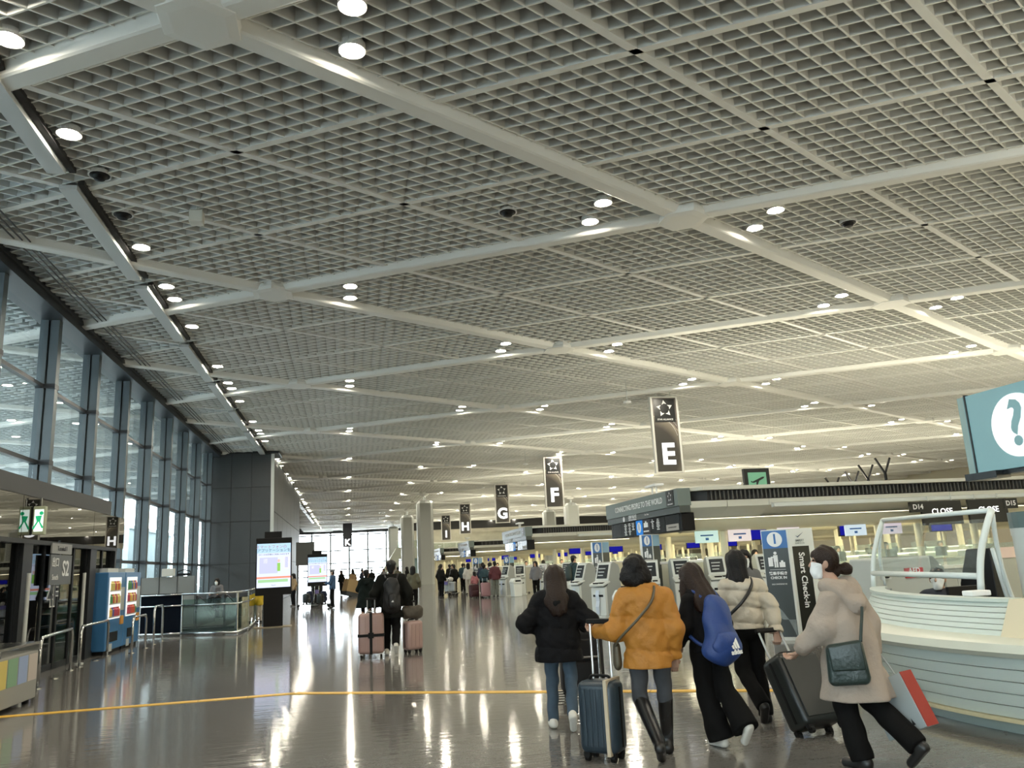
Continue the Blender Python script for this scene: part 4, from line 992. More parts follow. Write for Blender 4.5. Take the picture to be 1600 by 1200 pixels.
# curved pipe frames with acrylic panels on top
fr = empty('sneeze_guard', (0,0,0)); tag(fr, 'white pipe frame with clear acrylic panels on the information desk', 'screen guard')
def curve_post(x, yv, z0, x2, y2, z2, r=.028):
    return [Vector((x,yv,z0)) + (Vector((x2,y2,z2))-Vector((x,yv,z0)))*s + Vector((-.10,.0,.0))*math.sin(PI*s)*(.6) for s in [i/10 for i in range(11)]]
MPIPE = mat('pipe_white', (.68,.74,.73), .3)
pa = curve_post(6.46,9.28,1.08,6.74,9.30,1.90); pb = curve_post(6.10,7.08,1.08,6.42,7.12,1.88)
MB().tube(pa, .028, 8).build('post', MPIPE, fr, smooth=True); MB().tube(pb, .034, 8).build('post', MPIPE, fr, smooth=True)
MB().tube([pa[-1], pb[-1]], .026, 8).build('top_bar', MPIPE, fr, smooth=True); MB().tube([pa[2], pb[2]], .032, 8).build('mid_bar', MPIPE, fr, smooth=True)
n = 8
for k, (i0, i1) in enumerate(((2,6),(6,9))):
    for j in range(2):
        def e(i, s): return pa[i].lerp(pb[i], s)
        mb = MB()
        for i in range(i0, i1): mb.quad(e(i,.02+.49*j), e(i,.48+.49*j), e(i+1,.48+.49*j), e(i+1,.02+.49*j))
        mb.build('acrylic_panel', GACR, fr)
pc = curve_post(6.75,9.45,1.08,6.80,9.4,1.86); pd = curve_post(6.75,7.35,.76,6.45,7.15,1.84)
MB().tube(pc, .02, 8).build('brace', MPIPE, fr, smooth=True); MB().tube(pd, .024, 8).build('brace', MPIPE, fr, smooth=True); MB().tube([(6.62,7.3,.78),(6.55,7.3,1.2),(6.42,7.2,1.5)], .02, 8).build('brace', MPIPE, fr, smooth=True)
# things behind the desk
t = empty('baggage_machine', (7.95,10.6,0)); tag(t, 'grey machine with red AED notice behind the information desk', 'machine')
MB().box(-.52,.42,0,.6,0,1.40).build('body', mat('machine_grey', (.48,.50,.46), .45), t, bevel=.03); MB().prism([(-.1,1.40),(.55,1.40),(.72,1.22),(.72,.0),(.42,.0)], 1, .1, .7).build('hood', mat('machine_dark', (.22,.25,.24), .4), t, bevel=.02)
MB().box(-.04,.26,-.02,0,1.10,1.24).build('red_notice', mat('aed_red', (.55,.04,.05), .4), t); text('notice_writing', 'AED', .10, MW, t, (.11,-.025,1.20), bold=.02); MB().add([(.04,-.024,1.15),(.11,-.024,1.11),(.18,-.024,1.15),(.14,-.024,1.165),(.11,-.024,1.15),(.08,-.024,1.165)], [(0,1,2,3,4,5)]).build('heart_symbol', MW, t)
MB().box(-.44,-.28,-.02,0,1.10,1.22).build('lock_plate', MPALE, t); MB().lathe([(.001,0),(.045,0),(.045,.03)], n=14).xf(Matrix.Translation((-.36,-.02,1.16)) @ Matrix.Rotation(PI/2,4,'X')).build('lock', MBLK, t)
t = empty('black_terminal', (9.45,10.9,0)); tag(t, 'black self service terminal with small lit screen behind the desk', 'terminal')
MB().prism([(-.24,0),(.26,0),(.26,.95),(.10,1.46),(-.24,1.46)], 0, -.18, .30).xf(Matrix.Rotation(.5,4,'Z')).build('body', MBLK, t, bevel=.02); MB().box(-.10,.14,-.27,-.25,1.22,1.40).xf(Matrix.Rotation(.5,4,'Z')).build('screen', emis('term_screen', (.55,.68,.75), .8), t)
MB().box(.3,.8,-.1,.5,0,1.44).build('cabinet', MKG, t); MB().box(.3,.8,-.12,-.1,1.30,1.46).build('label_plate', mat('pink_label', (.7,.55,.52), .5), t)
o = MB().lathe([(.42,0),(.42,1.62),(.43,1.62),(.43,1.92),(.42,1.92)], n=24).build('desk_column', mat('col_pale', (.55,.60,.58), .4), auto=True); o.location = (9.2,9.3,0); tag(o, 'round pale column at the right end of the information desk', 'column')
MB().lathe([(.435,1.72),(.435,1.93)], n=24).build('dark_collar', mat('col_teal', (.10,.15,.15), .4), o)
t = empty('back_counter', (10.0,15.4,0)); tag(t, 'grey check in counter with glass screen behind the beige coat', 'counter')
MB().box(0,5.5,0,.6,0,1.02).build('body', mat('back_counter_grey', (.40,.42,.39), .45), t, bevel=.02); MB().box(-.05,5.55,-.06,.66,1.02,1.08).build('worktop', MCREAM, t)
for k in range(4): MB().box(.1+k*1.35,1.35+k*1.35,.28,.30,1.08,1.50).build('glass_panel', GACR, t)
for k in range(4): MB().box(k*1.36+.02,k*1.36+1.34,-.012,0,.1,.95).build('front_panel', MKG, t)
# desk-top odds
t = empty('desk_monitor', (6.75,8.05,.74)); tag(t, 'black monitor seen from behind on the information desk', 'monitor')
MB().box(-.25,.25,-.02,.02,.06,.36).build('screen_case', MBLK, t, bevel=.01); MB().box(-.1,.1,-.08,.08,0,.02).box(-.03,.03,-.02,.02,0,.1).build('stand', MBLK, t)
o = MB().box(-.1,.1,-.07,.07,0,.05).build('tissue_box', MW, bevel=.01); o.location = (5.72,6.7,1.086); tag(o, 'small white box on the desk rail near the beige end', 'box')

# ---- question mark sign above the desk
t = empty('question_sign', (8.9, 10.0, 2.52), R(1)); tag(t, 'large teal sign with white disc and question mark', 'sign')
MQ = mat('sign_teal', (.17,.30,.32), .4, emit=(.14,.27,.29), estr=.45)
MB().box(-.06,.10,-2.3,-.02,0,1.12).build('panel', MQ, t); MB().box(-.075,-.0,-.075,-.05,-.02,1.14).build('edge_line', MBK, t); MB().box(-.05,.09,-.02,.10,.0,1.12).build('end_strip', mat('sign_teal_light', (.32,.45,.44), .4), t)
d = MB().lathe([(.001,0),(.43,0),(.43,.012)], n=40).xf(Matrix.Rotation(-PI/2,4,'Y')).build('disc', emis('disc_white', (.95,1,.98), .95), t); d.location = (-.065,-.90,.56)
text('question_mark', '?', .86, MQ, t, (-.085,-.90,.56), (PI/2,0,-PI/2), bold=.02, ext=.004)
MB().box(-.12,.12,-.45,.12,-.10,0).build('base_block', MBK, t)
MB().lathe([(.07,-2.52),(.07,1.1)], (.15,-2.1,0), n=12).build('mast', MPALE, t); MB().box(.0,.2,-2.2,-.1,-.06,.0).build('bracket', MBK, t)
t = empty('far_stair', (7.2, 122, 0)); tag(t, 'pale stair block with sloping underside before the end windows', 'stair')
MB().prism([(-3.2,0),(-2.6,0),(.2,3.0),(3.5,3.0),(3.5,4.6),(-.2,4.6)], 1, 0, 3).build('flight', mat('stair_pale', (.50,.54,.46), .5), t); MB().prism([(-.2,4.6),(3.5,4.6),(3.5,5.6),(.2,5.6)], 1, 0, .05).build('balustrade', MATS['rail_glass'], t); MB().box(-.2,3.5,0,.08,5.6,5.7).build('handrail', MPALE, t)
MB().box(.6,3.3,.4,2.6,0,3.0).build('base_wall', mat('stair_teal', (.25,.36,.38), .5), t)
# escalator added inside the glass railing, its dark body dims the opening
t = empty('escalator', (-4.7, 27.6, 0)); tag(t, 'added dark escalator with sloping handrails, darkening the inside of the glass stair railing', 'escalator')
MB().box(-1.15,1.15,0,6.4,.02,.10).build('deck', mat('escalator_dark', (.03,.035,.035), .4), t)
for sx in (-.85,.0,.85):
    MB().prism([(0,.10),(0,.95),(.5,1.0),(3.6,.45),(3.6,.10)], 0, sx-.03, sx+.03).build('balustrade', mat('escalator_panel', (.05,.06,.055), .25), t); MB().tube(sweep([(sx,-.02,.6),(sx,.0,.97),(sx,.5,1.03),(sx,3.6,.48)], 6), .035, 8).build('handrail', MBLK, t, smooth=True)
for k in range(8): MB().box(-.8,.8,.3+k*.4,.68+k*.4,.10,.14-.004*k).build('step', MDARK, t)
# ================================================================ PEOPLE AND LUGGAGE
MSKIN = mat('skin', (.47,.29,.21), .5, var=.08, vscale=20); MHAIRK = mat('hair_black', (.006,.005,.005), .5, spec=.25, bump=.5, bscale=90); MHAIRB = mat('hair_brown', (.020,.010,.006), .48, spec=.28, bump=.5, bscale=90)
MMASK = mat('mask_white', (.78,.80,.80), .7); MSHOEW = mat('shoe_white', (.66,.64,.58), .5); MSHOEK = mat('shoe_black', (.012,.012,.012), .4); MEYE = mat('eye_dark', (.01,.008,.007), .2)
def V3(*a): return np.array(a, float)
BASE = dict(headc=(0,.015,1.525), neck=(0,-.01,1.39), chest=(0,0,1.24), pelvis=(0,0,.92),
            shL=(-.155,-.01,1.32), shR=(.155,-.01,1.32), elL=(-.235,-.04,1.08), elR=(.235,-.04,1.08), wrL=(-.235,.08,.86), wrR=(.235,.08,.86),
            hipL=(-.09,0,.88), hipR=(.09,0,.88), knL=(-.095,.02,.47), knR=(.095,.02,.47), anL=(-.095,-.02,.085), anR=(.095,-.02,.085),
            heL=(-.095,-.06,.035), toL=(-.10,.15,.03), heR=(.095,-.06,.035), toR=(.10,.15,.03))
def hand_prims(wr, el, side, curl=.7, down=None, s=1.0):
    # palm of four bones, four bent fingers of unequal length and a thumb leaving the side of the palm
    d = V3(*wr)-V3(*el); d /= np.linalg.norm(d)
    if down is not None: d = V3(*down)/np.linalg.norm(down)
    lat = np.cross(d, V3(0,0,1) if abs(d[2]) < .9 else V3(0,1,0)); lat /= np.linalg.norm(lat); lat *= side
    nrm = np.cross(lat, d)*side; nrm /= np.linalg.norm(nrm)
    P = []; w = V3(*wr)
    for i, L in enumerate((.070,.078,.074,.060)):
        off = (1.5-i)*.019*s; base = w+lat*off*.6+d*.01; kn = w+lat*off+d*.085*s; P.append(('c', base, kn, .014*s, .0125*s))
        p = kn; ang = 0.0
        for j, f in enumerate((.45,.32,.23)):
            ang += curl*(.7,.8,.6)[j]; dd = d*math.cos(ang)+nrm*math.sin(ang); q = p+dd*L*s*f*1.15; P.append(('c', p, q, (.0100-.0009*j)*s, (.0093-.0009*j)*s)); p = q
    t0 = w+lat*.022*s+d*.02*s; t1 = t0+(lat*.7+d*.7+nrm*.3)*.034*s; t2 = t1+(d*.8+nrm*.6)*.03*s; P += [('c', t0, t1, .013*s, .011*s), ('c', t1, t2, .0105*s, .0085*s)]
    return P
def fold(a, f, ph=0.0):
    return lambda P: a*np.sin(f*P[...,2]+2.2*np.sin(f*.55*P[...,0]+ph)+1.7*np.sin(f*.5*P[...,1]+ph*1.7))
def pleat(a, f):
    return lambda P: a*np.sin(f*P[...,0]+2.5*np.sin(4.5*P[...,2])+f*.5*P[...,1])*np.clip(1.35-P[...,2],.15,1)+.007*np.sin(21*P[...,2]+9*P[...,0]+3*np.sin(13*P[...,1]))
def quilt(a, pitch, z0=0.0):
    return lambda P: -a*np.abs(np.sin(np.pi*(P[...,2]-z0+.02*np.sin(7*P[...,0]))/pitch))**.38+a*.7 + .0055*np.sin(44*P[...,0]+18*P[...,2]+2*np.sin(23*P[...,2]))*np.sin(37*P[...,1]-29*P[...,2])
def person(label, loc, heading, h=1.62, pose=None, res=.013, jacket=None, legs=None, feet=('shoe', None), hair=('long', None), mask=False, hands=True, hcurl=(.7,.7), hdir=(None,None), hood=None, group=None, head_turn=0.0, face=True, cap=None, skin=None, skirt=None):
    J = {k: V3(*v) for k, v in BASE.items()}
    if pose: J.update({k: V3(*v) for k, v in pose.items()})
    S = h/1.65; J = {k: v*S for k, v in J.items()}
    g = lambda k: J[k]; hc = g('headc'); r = lambda x: x*S
    c, s_ = math.cos(head_turn), math.sin(head_turn)
    SH = max(S, .97)*1.05 if h > 1.4 else S*1.1     # heads differ less in size than bodies
    rh = lambda x: x*SH
    def H(x, y, z): return hc + V3(c*x-s_*y, s_*x+c*y, z)*SH
    # --- body, one continuous skin
    B = [('e', H(0,-.005,.03), (rh(.076),rh(.092),rh(.098))), ('c', H(0,.02,-.03), H(0,.045,-.075), rh(.055), rh(.042)), ('c', g('neck')+V3(0,.0,-.05)*S, H(0,-.015,-.05), r(.055), r(.05)),
         ('c', g('shL'), g('shR'), r(.055), r(.055)), ('c', g('chest'), g('pelvis'), r(.115), r(.12), (1,.72,1)), ('c', g('neck'), g('chest'), r(.06), r(.12), (1,.75,1))]
    if face: B += [('c', H(0,.085,.02), H(0,.105,-.012), rh(.012), rh(.015)), ('e', H(.078,.0,.0), (rh(.014),rh(.024),rh(.034))), ('e', H(-.078,.0,.0), (rh(.014),rh(.024),rh(.034))), ('e', H(0,.086,-.052), (rh(.026),rh(.014),rh(.011)))]
    for sd in 'LR':
        B += [('c', g('sh'+sd), g('el'+sd), r(.046), r(.037)), ('c', g('el'+sd), g('wr'+sd), r(.036), r(.025)), ('c', g('hip'+sd), g('kn'+sd), r(.078), r(.05)), ('c', g('kn'+sd), g('an'+sd), r(.05), r(.034)), ('c', g('an'+sd), g('to'+sd), r(.024), r(.018))]
    parts = [sdf(B, res*.9, r(.02))]
    if hands:
        for i, (sd, sg) in enumerate((('L',-1),('R',1))):
            hp = hand_prims(g('wr'+sd), g('el'+sd), sg, hcurl[i], hdir[i], S) if res < .02 else [('c', g('wr'+sd), g('wr'+sd)+(g('wr'+sd)-g('el'+sd))*.35, r(.03), r(.022))]
            parts.append(sdf(hp, .0055 if res < .02 else res, .006, pad=.03))
    root = sdf_obj('person', parts, skin or MSKIN); root.location = loc; root.rotation_euler = (0,0,heading); tag(root, label, 'person', group)
    if face and res < .02:
        for sx in (-.03,.03): sdf_obj('eye', sdf([('e', H(sx,.078,.03), (rh(.013),rh(.009),rh(.008)))], .004, pad=.012), MEYE, root)
    # --- trousers
    if legs:
        m, kr, ar, top = legs[0], legs[1], legs[2], (legs[3] if len(legs) > 3 else 1.02)
        zc = legs[4] if len(legs) > 4 else None
        L = [('e', g('pelvis')+V3(0,-.01,-.02)*S, (r(.165),r(.125),r(.13)))]
        for sd in 'LR': L += [('c', g('hip'+sd), g('kn'+sd), r(.095), r(kr)), ('c', g('kn'+sd), g('an'+sd)+V3(0,0,.0), r(kr), r(ar))]
        def lc(P, J=J, ar=ar):
            d = P[...,2]-top*S
            for sd in 'LR':
                a, k = J['an'+sd], J['kn'+sd]; u = (a-k)/np.linalg.norm(a-k); near = np.linalg.norm(P-a, axis=-1) < r(ar)*2.2
                d = np.maximum(d, np.where(near, (P-a)@u - .02, -1))
            return d
        sdf_obj('trousers', sdf(L, res, r(.025), disp=fold(.004, 34, 1.0), clip=lc), m, root)
    if skirt:
        sdf_obj('skirt', sdf([('c', g('pelvis')+V3(0,0,.05), g('pelvis')*V3(1,1,0)+V3(0,0,skirt[1])*S, r(.15), r(skirt[2]), (1,.8,1))], res, .02, clip=lambda P: skirt[1]*S-P[...,2]), skirt[0], root)
    # --- shoes or boots
    kind, mf = feet
    mf = mf or MSHOEK
    for sd in 'LR':
        he, to, an, kn = g('he'+sd), g('to'+sd), g('an'+sd), g('kn'+sd); d = to-he; d /= np.linalg.norm(d)
        up = (an-he); up = up-d*(up@d); up /= max(1e-6, np.linalg.norm(up))
        sole = lambda P, he=he, up=up: -((P-he)@up) - .028
        pr = [('c', he, to-d*.03, r(.042), r(.038)), ('c', he+up*.02, an+up*.02, r(.044), r(.042))]
        if kind == 'boot': pr += [('c', an, an+(kn-an)*.93, r(.05), r(.066))]
        if kind == 'ankle': pr += [('c', an, an+(kn-an)*.3, r(.05), r(.055))]
        cl = sole
        if kind == 'boot':
            cl = lambda P, he=he, up=up, an=an, kn=kn: np.maximum(-((P-he)@up)-.034, ((P-an)@(kn-an))/np.linalg.norm(kn-an) - np.linalg.norm(kn-an)*.95)
        sdf_obj({'boot': 'knee_boot', 'ankle': 'ankle_boot'}.get(kind, 'shoe'), sdf(pr, res*.8, .02, clip=cl), mf, root)
    # --- jacket or coat
    if jacket:
        m = jacket['m']; hem = jacket.get('hem', .8)*S; w = jacket.get('w', 1.0); fl = jacket.get('flare', 1.0); sl = jacket.get('sleeve', .07); dp = jacket.get('deep', .78)
        pe = g('pelvis'); ch = g('chest'); hx = ch+(pe-ch)*((ch[2]-hem)/(ch[2]-pe[2]))
        T = [('c', ch+V3(0,-.01,.03)*S, hx, r(.150*w), r(.165*w*fl), (1,dp,1)), ('c', g('shL')*.9+ch*.1, g('shR')*.9+ch*.1, r(.062), r(.062)), ('c', ch+V3(0,0,.06)*S, g('neck')+V3(0,-.015,-.01)*S, r(.125), r(.072)), ('c', g('neck')+V3(0,-.01,-.03)*S, g('shL'), r(.066), r(.058)), ('c', g('neck')+V3(0,-.01,-.03)*S, g('shR'), r(.066), r(.058))]
        for sd in 'LR': 
            el, wr = g('el'+sd), g('wr'+sd); T += [('c', g('sh'+sd)*.97+el*.03, el, r(sl*.92), r(sl)), ('c', el, wr+(el-wr)*.06, r(sl), r(sl*jacket.get('cuff', .72)))]
        dsp = jacket.get('disp') or fold(.006, 26, jacket.get('ph', 0))
        def jc(P, J=J):
            d = hem-P[...,2]
            # only the body part is cut at the hem; sleeves that hang lower stay whole
            for sd in 'LR':
                el, wr = J['el'+sd], J['wr'+sd]; ab = wr-el; t = np.clip(((P-el)@ab)/(ab@ab), 0, 1); dd = np.linalg.norm(P-el-t[...,None]*ab, axis=-1)
                d = np.where(dd < r(sl)*1.25, np.minimum(d, dd-r(sl)*1.2), d)
            for sd in 'LR':
                el, wr = J['el'+sd], J['wr'+sd]; u = (wr-el)/np.linalg.norm(wr-el); near = np.linalg.norm(P-wr, axis=-1) < r(sl)*1.6; d = np.maximum(d, np.where(near, (P-wr)@u, -1))
            return np.maximum(d, P[...,2]-(J['neck'][2]+.035*S))
        sdf_obj(jacket.get('name', 'jacket'), sdf(T, res*.8, r(jacket.get('k', .035)), disp=dsp, clip=jc), m, root)
        if hood: 
            n = g('neck'); hd, hr = hood if isinstance(hood, tuple) else (hood, 1.0); lo = n+V3(0,-.115-.04*hr,-.08-hd)*S; q = lambda x: r(x*hr)
            sdf_obj('hood', sdf([('c', n+V3(-.095*hr,-.04,-.025)*S, lo, q(.055), q(.062)), ('c', n+V3(.095*hr,-.04,-.025)*S, lo, q(.055), q(.062)), ('c', n+V3(-.07,.04,-.02)*S, n+V3(-.095*hr,-.04,-.025)*S, q(.036), q(.055)), ('c', n+V3(.07,.04,-.02)*S, n+V3(.095*hr,-.04,-.025)*S, q(.036), q(.055)), ('c', n+V3(-.06*hr,-.10,-.05)*S, n+V3(.06*hr,-.10,-.05)*S, q(.05), q(.05))], res, .04, disp=fold(.007, 34, 2)), m, root)
    # --- hair
    st, mh = hair; mh = mh or MHAIRK
    fcut = [('e', H(0,.115,-.015), (rh(.072),rh(.07),rh(.082)))]
    hf = lambda P: .004*np.sin(95*P[...,0]+14*P[...,2])+.003*np.sin(70*P[...,1]-22*P[...,2])
    cap_h = [('e', H(0,-.012,.040), (rh(.100),rh(.115),rh(.106)))]
    if st == 'long':
        n = g('neck'); Hh = cap_h+[('c', H(0,-.05,.0), n+V3(0,-.15,-.09)*S, rh(.105), rh(.105), (1,.66,1)), ('c', n+V3(0,-.15,-.09)*S, n+V3(.01,-.175,-.16)*S, rh(.10), rh(.085), (1.1,.5,1)), ('c', H(-.07,-.01,-.02), H(-.10,-.02,-.17), rh(.042), rh(.035)), ('c', H(.07,-.01,-.02), H(.10,-.02,-.17), rh(.042), rh(.035))]
    elif st == 'mid': Hh = cap_h+[('c', H(0,-.045,-.0), H(0,-.075,-.15), rh(.098), rh(.10), (1,.72,1)), ('c', H(-.06,.0,-.02), H(-.085,.02,-.16), rh(.036), rh(.022)), ('c', H(.06,.0,-.02), H(.085,.02,-.16), rh(.036), rh(.022))]
    elif st == 'bob':
        Hh = [('e', H(0,-.015,.03), (rh(.104),rh(.115),rh(.108))), ('e', H(-.05,-.045,-.05), (rh(.08),rh(.08),rh(.078))), ('e', H(.05,-.045,-.05), (rh(.08),rh(.08),rh(.078))), ('e', H(0,-.06,-.09), (rh(.08),rh(.06),rh(.05)))]
        hf = lambda P: .006*np.sin(58*P[...,0]+3*np.sin(43*P[...,2]))*np.sin(41*P[...,2]+4*np.sin(31*P[...,0]))+.005*np.sin(60*P[...,1]+33*P[...,0])
    elif st == 'bun': Hh = [('e', H(0,-.012,.04), (rh(.092),rh(.110),rh(.102))), ('c', H(0,-.04,-.02), H(0,-.07,-.055), rh(.072), rh(.048)), ('e', H(.0,-.155,-.045), (rh(.052),rh(.05),rh(.047)))]
    else: Hh = [('e', H(0,-.012,.04), (rh(.083),rh(.100),rh(.094))), ('c', H(0,-.05,-.0), H(0,-.06,-.06), rh(.06), rh(.045))]
    sdf_obj('hair', sdf(Hh, res*.8, r(.03), sub=fcut, disp=hf), mh, root)
    if mask:
        MK = [('e', H(0,-.005,.03), (rh(.084),rh(.100),rh(.106))), ('c', H(0,.022,-.03), H(0,.052,-.075), rh(.063), rh(.050)), ('c', H(0,.07,-.0), H(0,.08,-.05), rh(.03), rh(.03))]
        def mk(P):
            q = P-hc; yl = (-s_*q[...,0]+c*q[...,1])/SH; zl = q[...,2]/SH; return np.maximum(np.maximum(.022-yl, zl-.012-.25*(yl-.06)), -.112-zl)
        sdf_obj('face_mask', sdf(MK, res*.5, .02, clip=mk), MMASK, root)
        for sx in (-1,1):
            a = H(sx*.05,.07,-.02); b = H(sx*.08,.0,.01); MB().tube([tuple(a), tuple(b)], .003, 4).build('mask_loop', MMASK, root)
    if cap: sdf_obj('cap', sdf([('e', H(0,-.01,.075), (rh(.094),rh(.11),rh(.075))), ('c', H(0,.08,.06), H(0,.15,.045), rh(.05), rh(.045), (1,1,.25))], res*.8, .02), cap, root)
    return root, J
def strap(root, pts, w, m, name='strap'):
    mb = MB(); P = [Vector(p) for p in pts]
    for i in range(len(P)-1): 
        mb.tube([P[i], P[i+1]], w, 6, cap=True)
    return mb.build(name, m, root, smooth=True)
# ---------------------------------------------------------------- luggage
MRUB = mat('rubber', (.008,.008,.008), .6, spec=.2)
def suitcase(lab, loc, rz, w, d, h, m, ribs=6, rx=0.0, ry=0.0, handle=0.0, hw=.5, trim=None, group=None, strap_m=None, soft=False):
    # wheels stand at z=0, broad face looks to -y
    t = empty('suitcase', loc); t.rotation_euler = (rx, ry, rz); tag(t, lab, 'suitcase', group); trim = trim or MRUB; z0 = .06
    MB().box(-w/2,w/2,-d/2,d/2,z0,h).build('shell', m, t, bevel=min(.06, d*.25), seg=4, auto=True)
    if not soft:
        MB().box(-w/2-.004,w/2+.004,-.012,.012,z0+.05,h-.05).build('zip_seam', trim, t)
        for sy in (-1,1):
            for k in range(ribs):
                x = -w/2+.05+(w-.1)*(k+.5)/ribs; MB().box(x-.012,x+.012,sy*d/2-.006 if sy > 0 else sy*d/2-.008,sy*d/2+.008 if sy > 0 else sy*d/2+.006,z0+.06,h-.06).build('rib', m, t, bevel=.004)
    else:
        MB().box(-w/2+.05,w/2-.05,-d/2-.04,-d/2+.02,z0+.08,h*.55).build('front_pocket', m, t, bevel=.03, seg=3, auto=True); MB().box(-w/2+.06,w/2-.06,-d/2-.03,-d/2+.02,h*.58,h-.10).build('front_pocket', m, t, bevel=.02, seg=3, auto=True)
    for sx in (-1,1):
        for sy in (-1,1):
            x, y = sx*(w/2-.055), sy*(d/2-.05); MB().tube([(x-.018,y,.03),(x+.018,y,.03)], .03, 12).build('wheel', MRUB, t); MB().box(x-.028,x+.028,y-.02,y+.02,.035,z0+.012).build('wheel_fork', trim, t)
    MB().tube(sweep([(-.09,0,h),(-.07,0,h+.03),(.07,0,h+.03),(.09,0,h)], 4), .012, 6).build('carry_handle', trim, t, smooth=True)
    if handle:
        hx = w*hw/2
        for sx in (-1,1): MB().tube([(sx*hx,d/2-.06,h-.02),(sx*hx,d/2-.06,handle)], .011, 8).build('handle_rod', mat('alu', (.62,.62,.60), .3, metal=.8), t)
        MB().box(-hx-.03,hx+.03,d/2-.08,d/2-.04,handle-.01,handle+.03).build('handle_grip', MRUB, t, bevel=.01)
    if strap_m:
        MB().box(-.025,.025,-d/2-.014,d/2+.014,z0-.006,h+.008).build('strap', strap_m, t)
        MB().box(-w/2-.01,w/2+.01,-d/2-.014,d/2+.014,h*.5-.025,h*.5+.025).build('strap', strap_m, t); MB().box(-.05,.05,-d/2-.03,-d/2-.01,h*.5-.05,h*.5+.05).build('buckle', strap_m, t)
    return t
def wheels_local(): pass
def backpack(lab, m, prims, res, root_loc, rz, straps, logo=None, pocket=None, group=None):
    o = sdf_obj('backpack', sdf(prims, res, .03, disp=fold(.005, 30, .4)), m); o.location = root_loc; o.rotation_euler = (0,0,rz); tag(o, lab, 'backpack', group)
    for st in straps: MB().tube(sweep(st, 6), .018, 6).build('shoulder_strap', m, o, smooth=True)
    if pocket: sdf_obj('front_pocket', sdf(pocket, res, .02, disp=fold(.004, 36, .9)), m, o)
    return o
# ---------------------------------------------------------------- the group in front
J_BLACK = mat('coat_black', (.007,.007,.008), .8, spec=.15, bump=.6, bscale=18); J_MUST = mat('jacket_mustard', (.43,.18,.022), .6, bump=.55, bscale=17, var=.12)
J_CREAM = mat('puffer_cream', (.52,.46,.36), .4, bump=.45, bscale=20); J_BEIGE = mat('parka_beige', (.37,.31,.26), .8, bump=.8, bscale=13, var=.10)
T_JEAN = mat('jeans_blue', (.052,.082,.115), .85, var=.35, vscale=7, bump=.15, bscale=120); T_GREY = mat('jeans_grey', (.052,.056,.064), .85, var=.25, vscale=8); T_BLK = mat('trousers_black', (.005,.005,.005), .85, spec=.15)
L_BLK = mat('leather_black', (.012,.012,.012), .3); BAGG = mat('bag_green', (.018,.035,.032), .35, bump=.2, bscale=30); BAGB = mat('bag_taupe', (.10,.085,.055), .5)
w1, _ = person('woman in a black hooded coat and blue jeans pushing a luggage cart', (2.05,8.12,0), -.20, 1.53,
    pose=dict(anL=(-.10,.06,.085), heL=(-.10,.02,.035), toL=(-.12,.22,.03), knL=(-.085,.08,.47), knR=(.115,-.0,.49), anR=(.09,-.25,.19), heR=(.09,-.32,.16), toR=(.095,-.20,.015),
              elL=(-.345,-.06,1.08), wrL=(-.20,.22,1.0), elR=(.35,-.03,1.08), wrR=(.30,.26,1.0), shL=(-.165,-.01,1.315), shR=(.165,-.01,1.315)),
    jacket=dict(m=J_BLACK, hem=.68, w=1.38, flare=1.12, sleeve=.088, deep=.80, k=.06, disp=quilt(.015,.19), name='coat'), hood=.03,
    legs=(T_JEAN,.066,.058), feet=('shoe', MSHOEW), hair=('long', MHAIRB), hcurl=(1.0,1.0))
w2, _ = person('woman in a mustard puffer jacket and knee boots leading a navy suitcase', (2.46,6.68,0), -.27, 1.60,
    pose=dict(knL=(-.105,.0,.47), anL=(.0,-.27,.17), heL=(.0,-.34,.13), toL=(.02,-.17,.02), knR=(.115,.08,.47), anR=(.11,.15,.085), heR=(.11,.10,.035), toR=(.12,.30,.03),
              elL=(-.285,-.02,1.03), wrL=(-.43,.14,1.03), elR=(.225,-.05,1.05), wrR=(.215,.02,.79), shL=(-.165,-.01,1.315), shR=(.165,-.01,1.315), headc=(-.06,.02,1.53), neck=(-.03,-.01,1.39)),
    jacket=dict(m=J_MUST, hem=.72, w=1.20, flare=1.08, sleeve=.082, deep=.80, k=.05, cuff=.82, disp=quilt(.022,.26,.06)),
    legs=(T_GREY,.062,.048), feet=('boot', L_BLK), hair=('bob', MHAIRK), hcurl=(1.3,.6))
w3, _ = person('long haired woman in black wearing a blue backpack and flared trousers', (3.06,6.85,0), .20, 1.51,
    pose=dict(headc=(-.02,.13,1.505), neck=(-.01,.07,1.38), chest=(0,.03,1.24), shL=(-.15,.02,1.315), shR=(.15,.02,1.315), elL=(-.23,.0,1.07), wrL=(-.20,.14,.90), elR=(.22,-.02,1.07), wrR=(.20,.12,.90),
              knL=(-.05,.02,.47), anL=(-.0,-.08,.085), heL=(.0,-.12,.035), toL=(-.02,.08,.03), knR=(.09,-.09,.50), anR=(.09,-.34,.20), heR=(.09,-.39,.20), toR=(.09,-.29,.05)),
    jacket=dict(m=J_BLACK, hem=.84, w=1.05, sleeve=.068, k=.03, name='hoodie'), hood=.02, legs=(T_BLK,.085,.125,1.02), feet=('shoe', MSHOEW), hair=('long', MHAIRB))
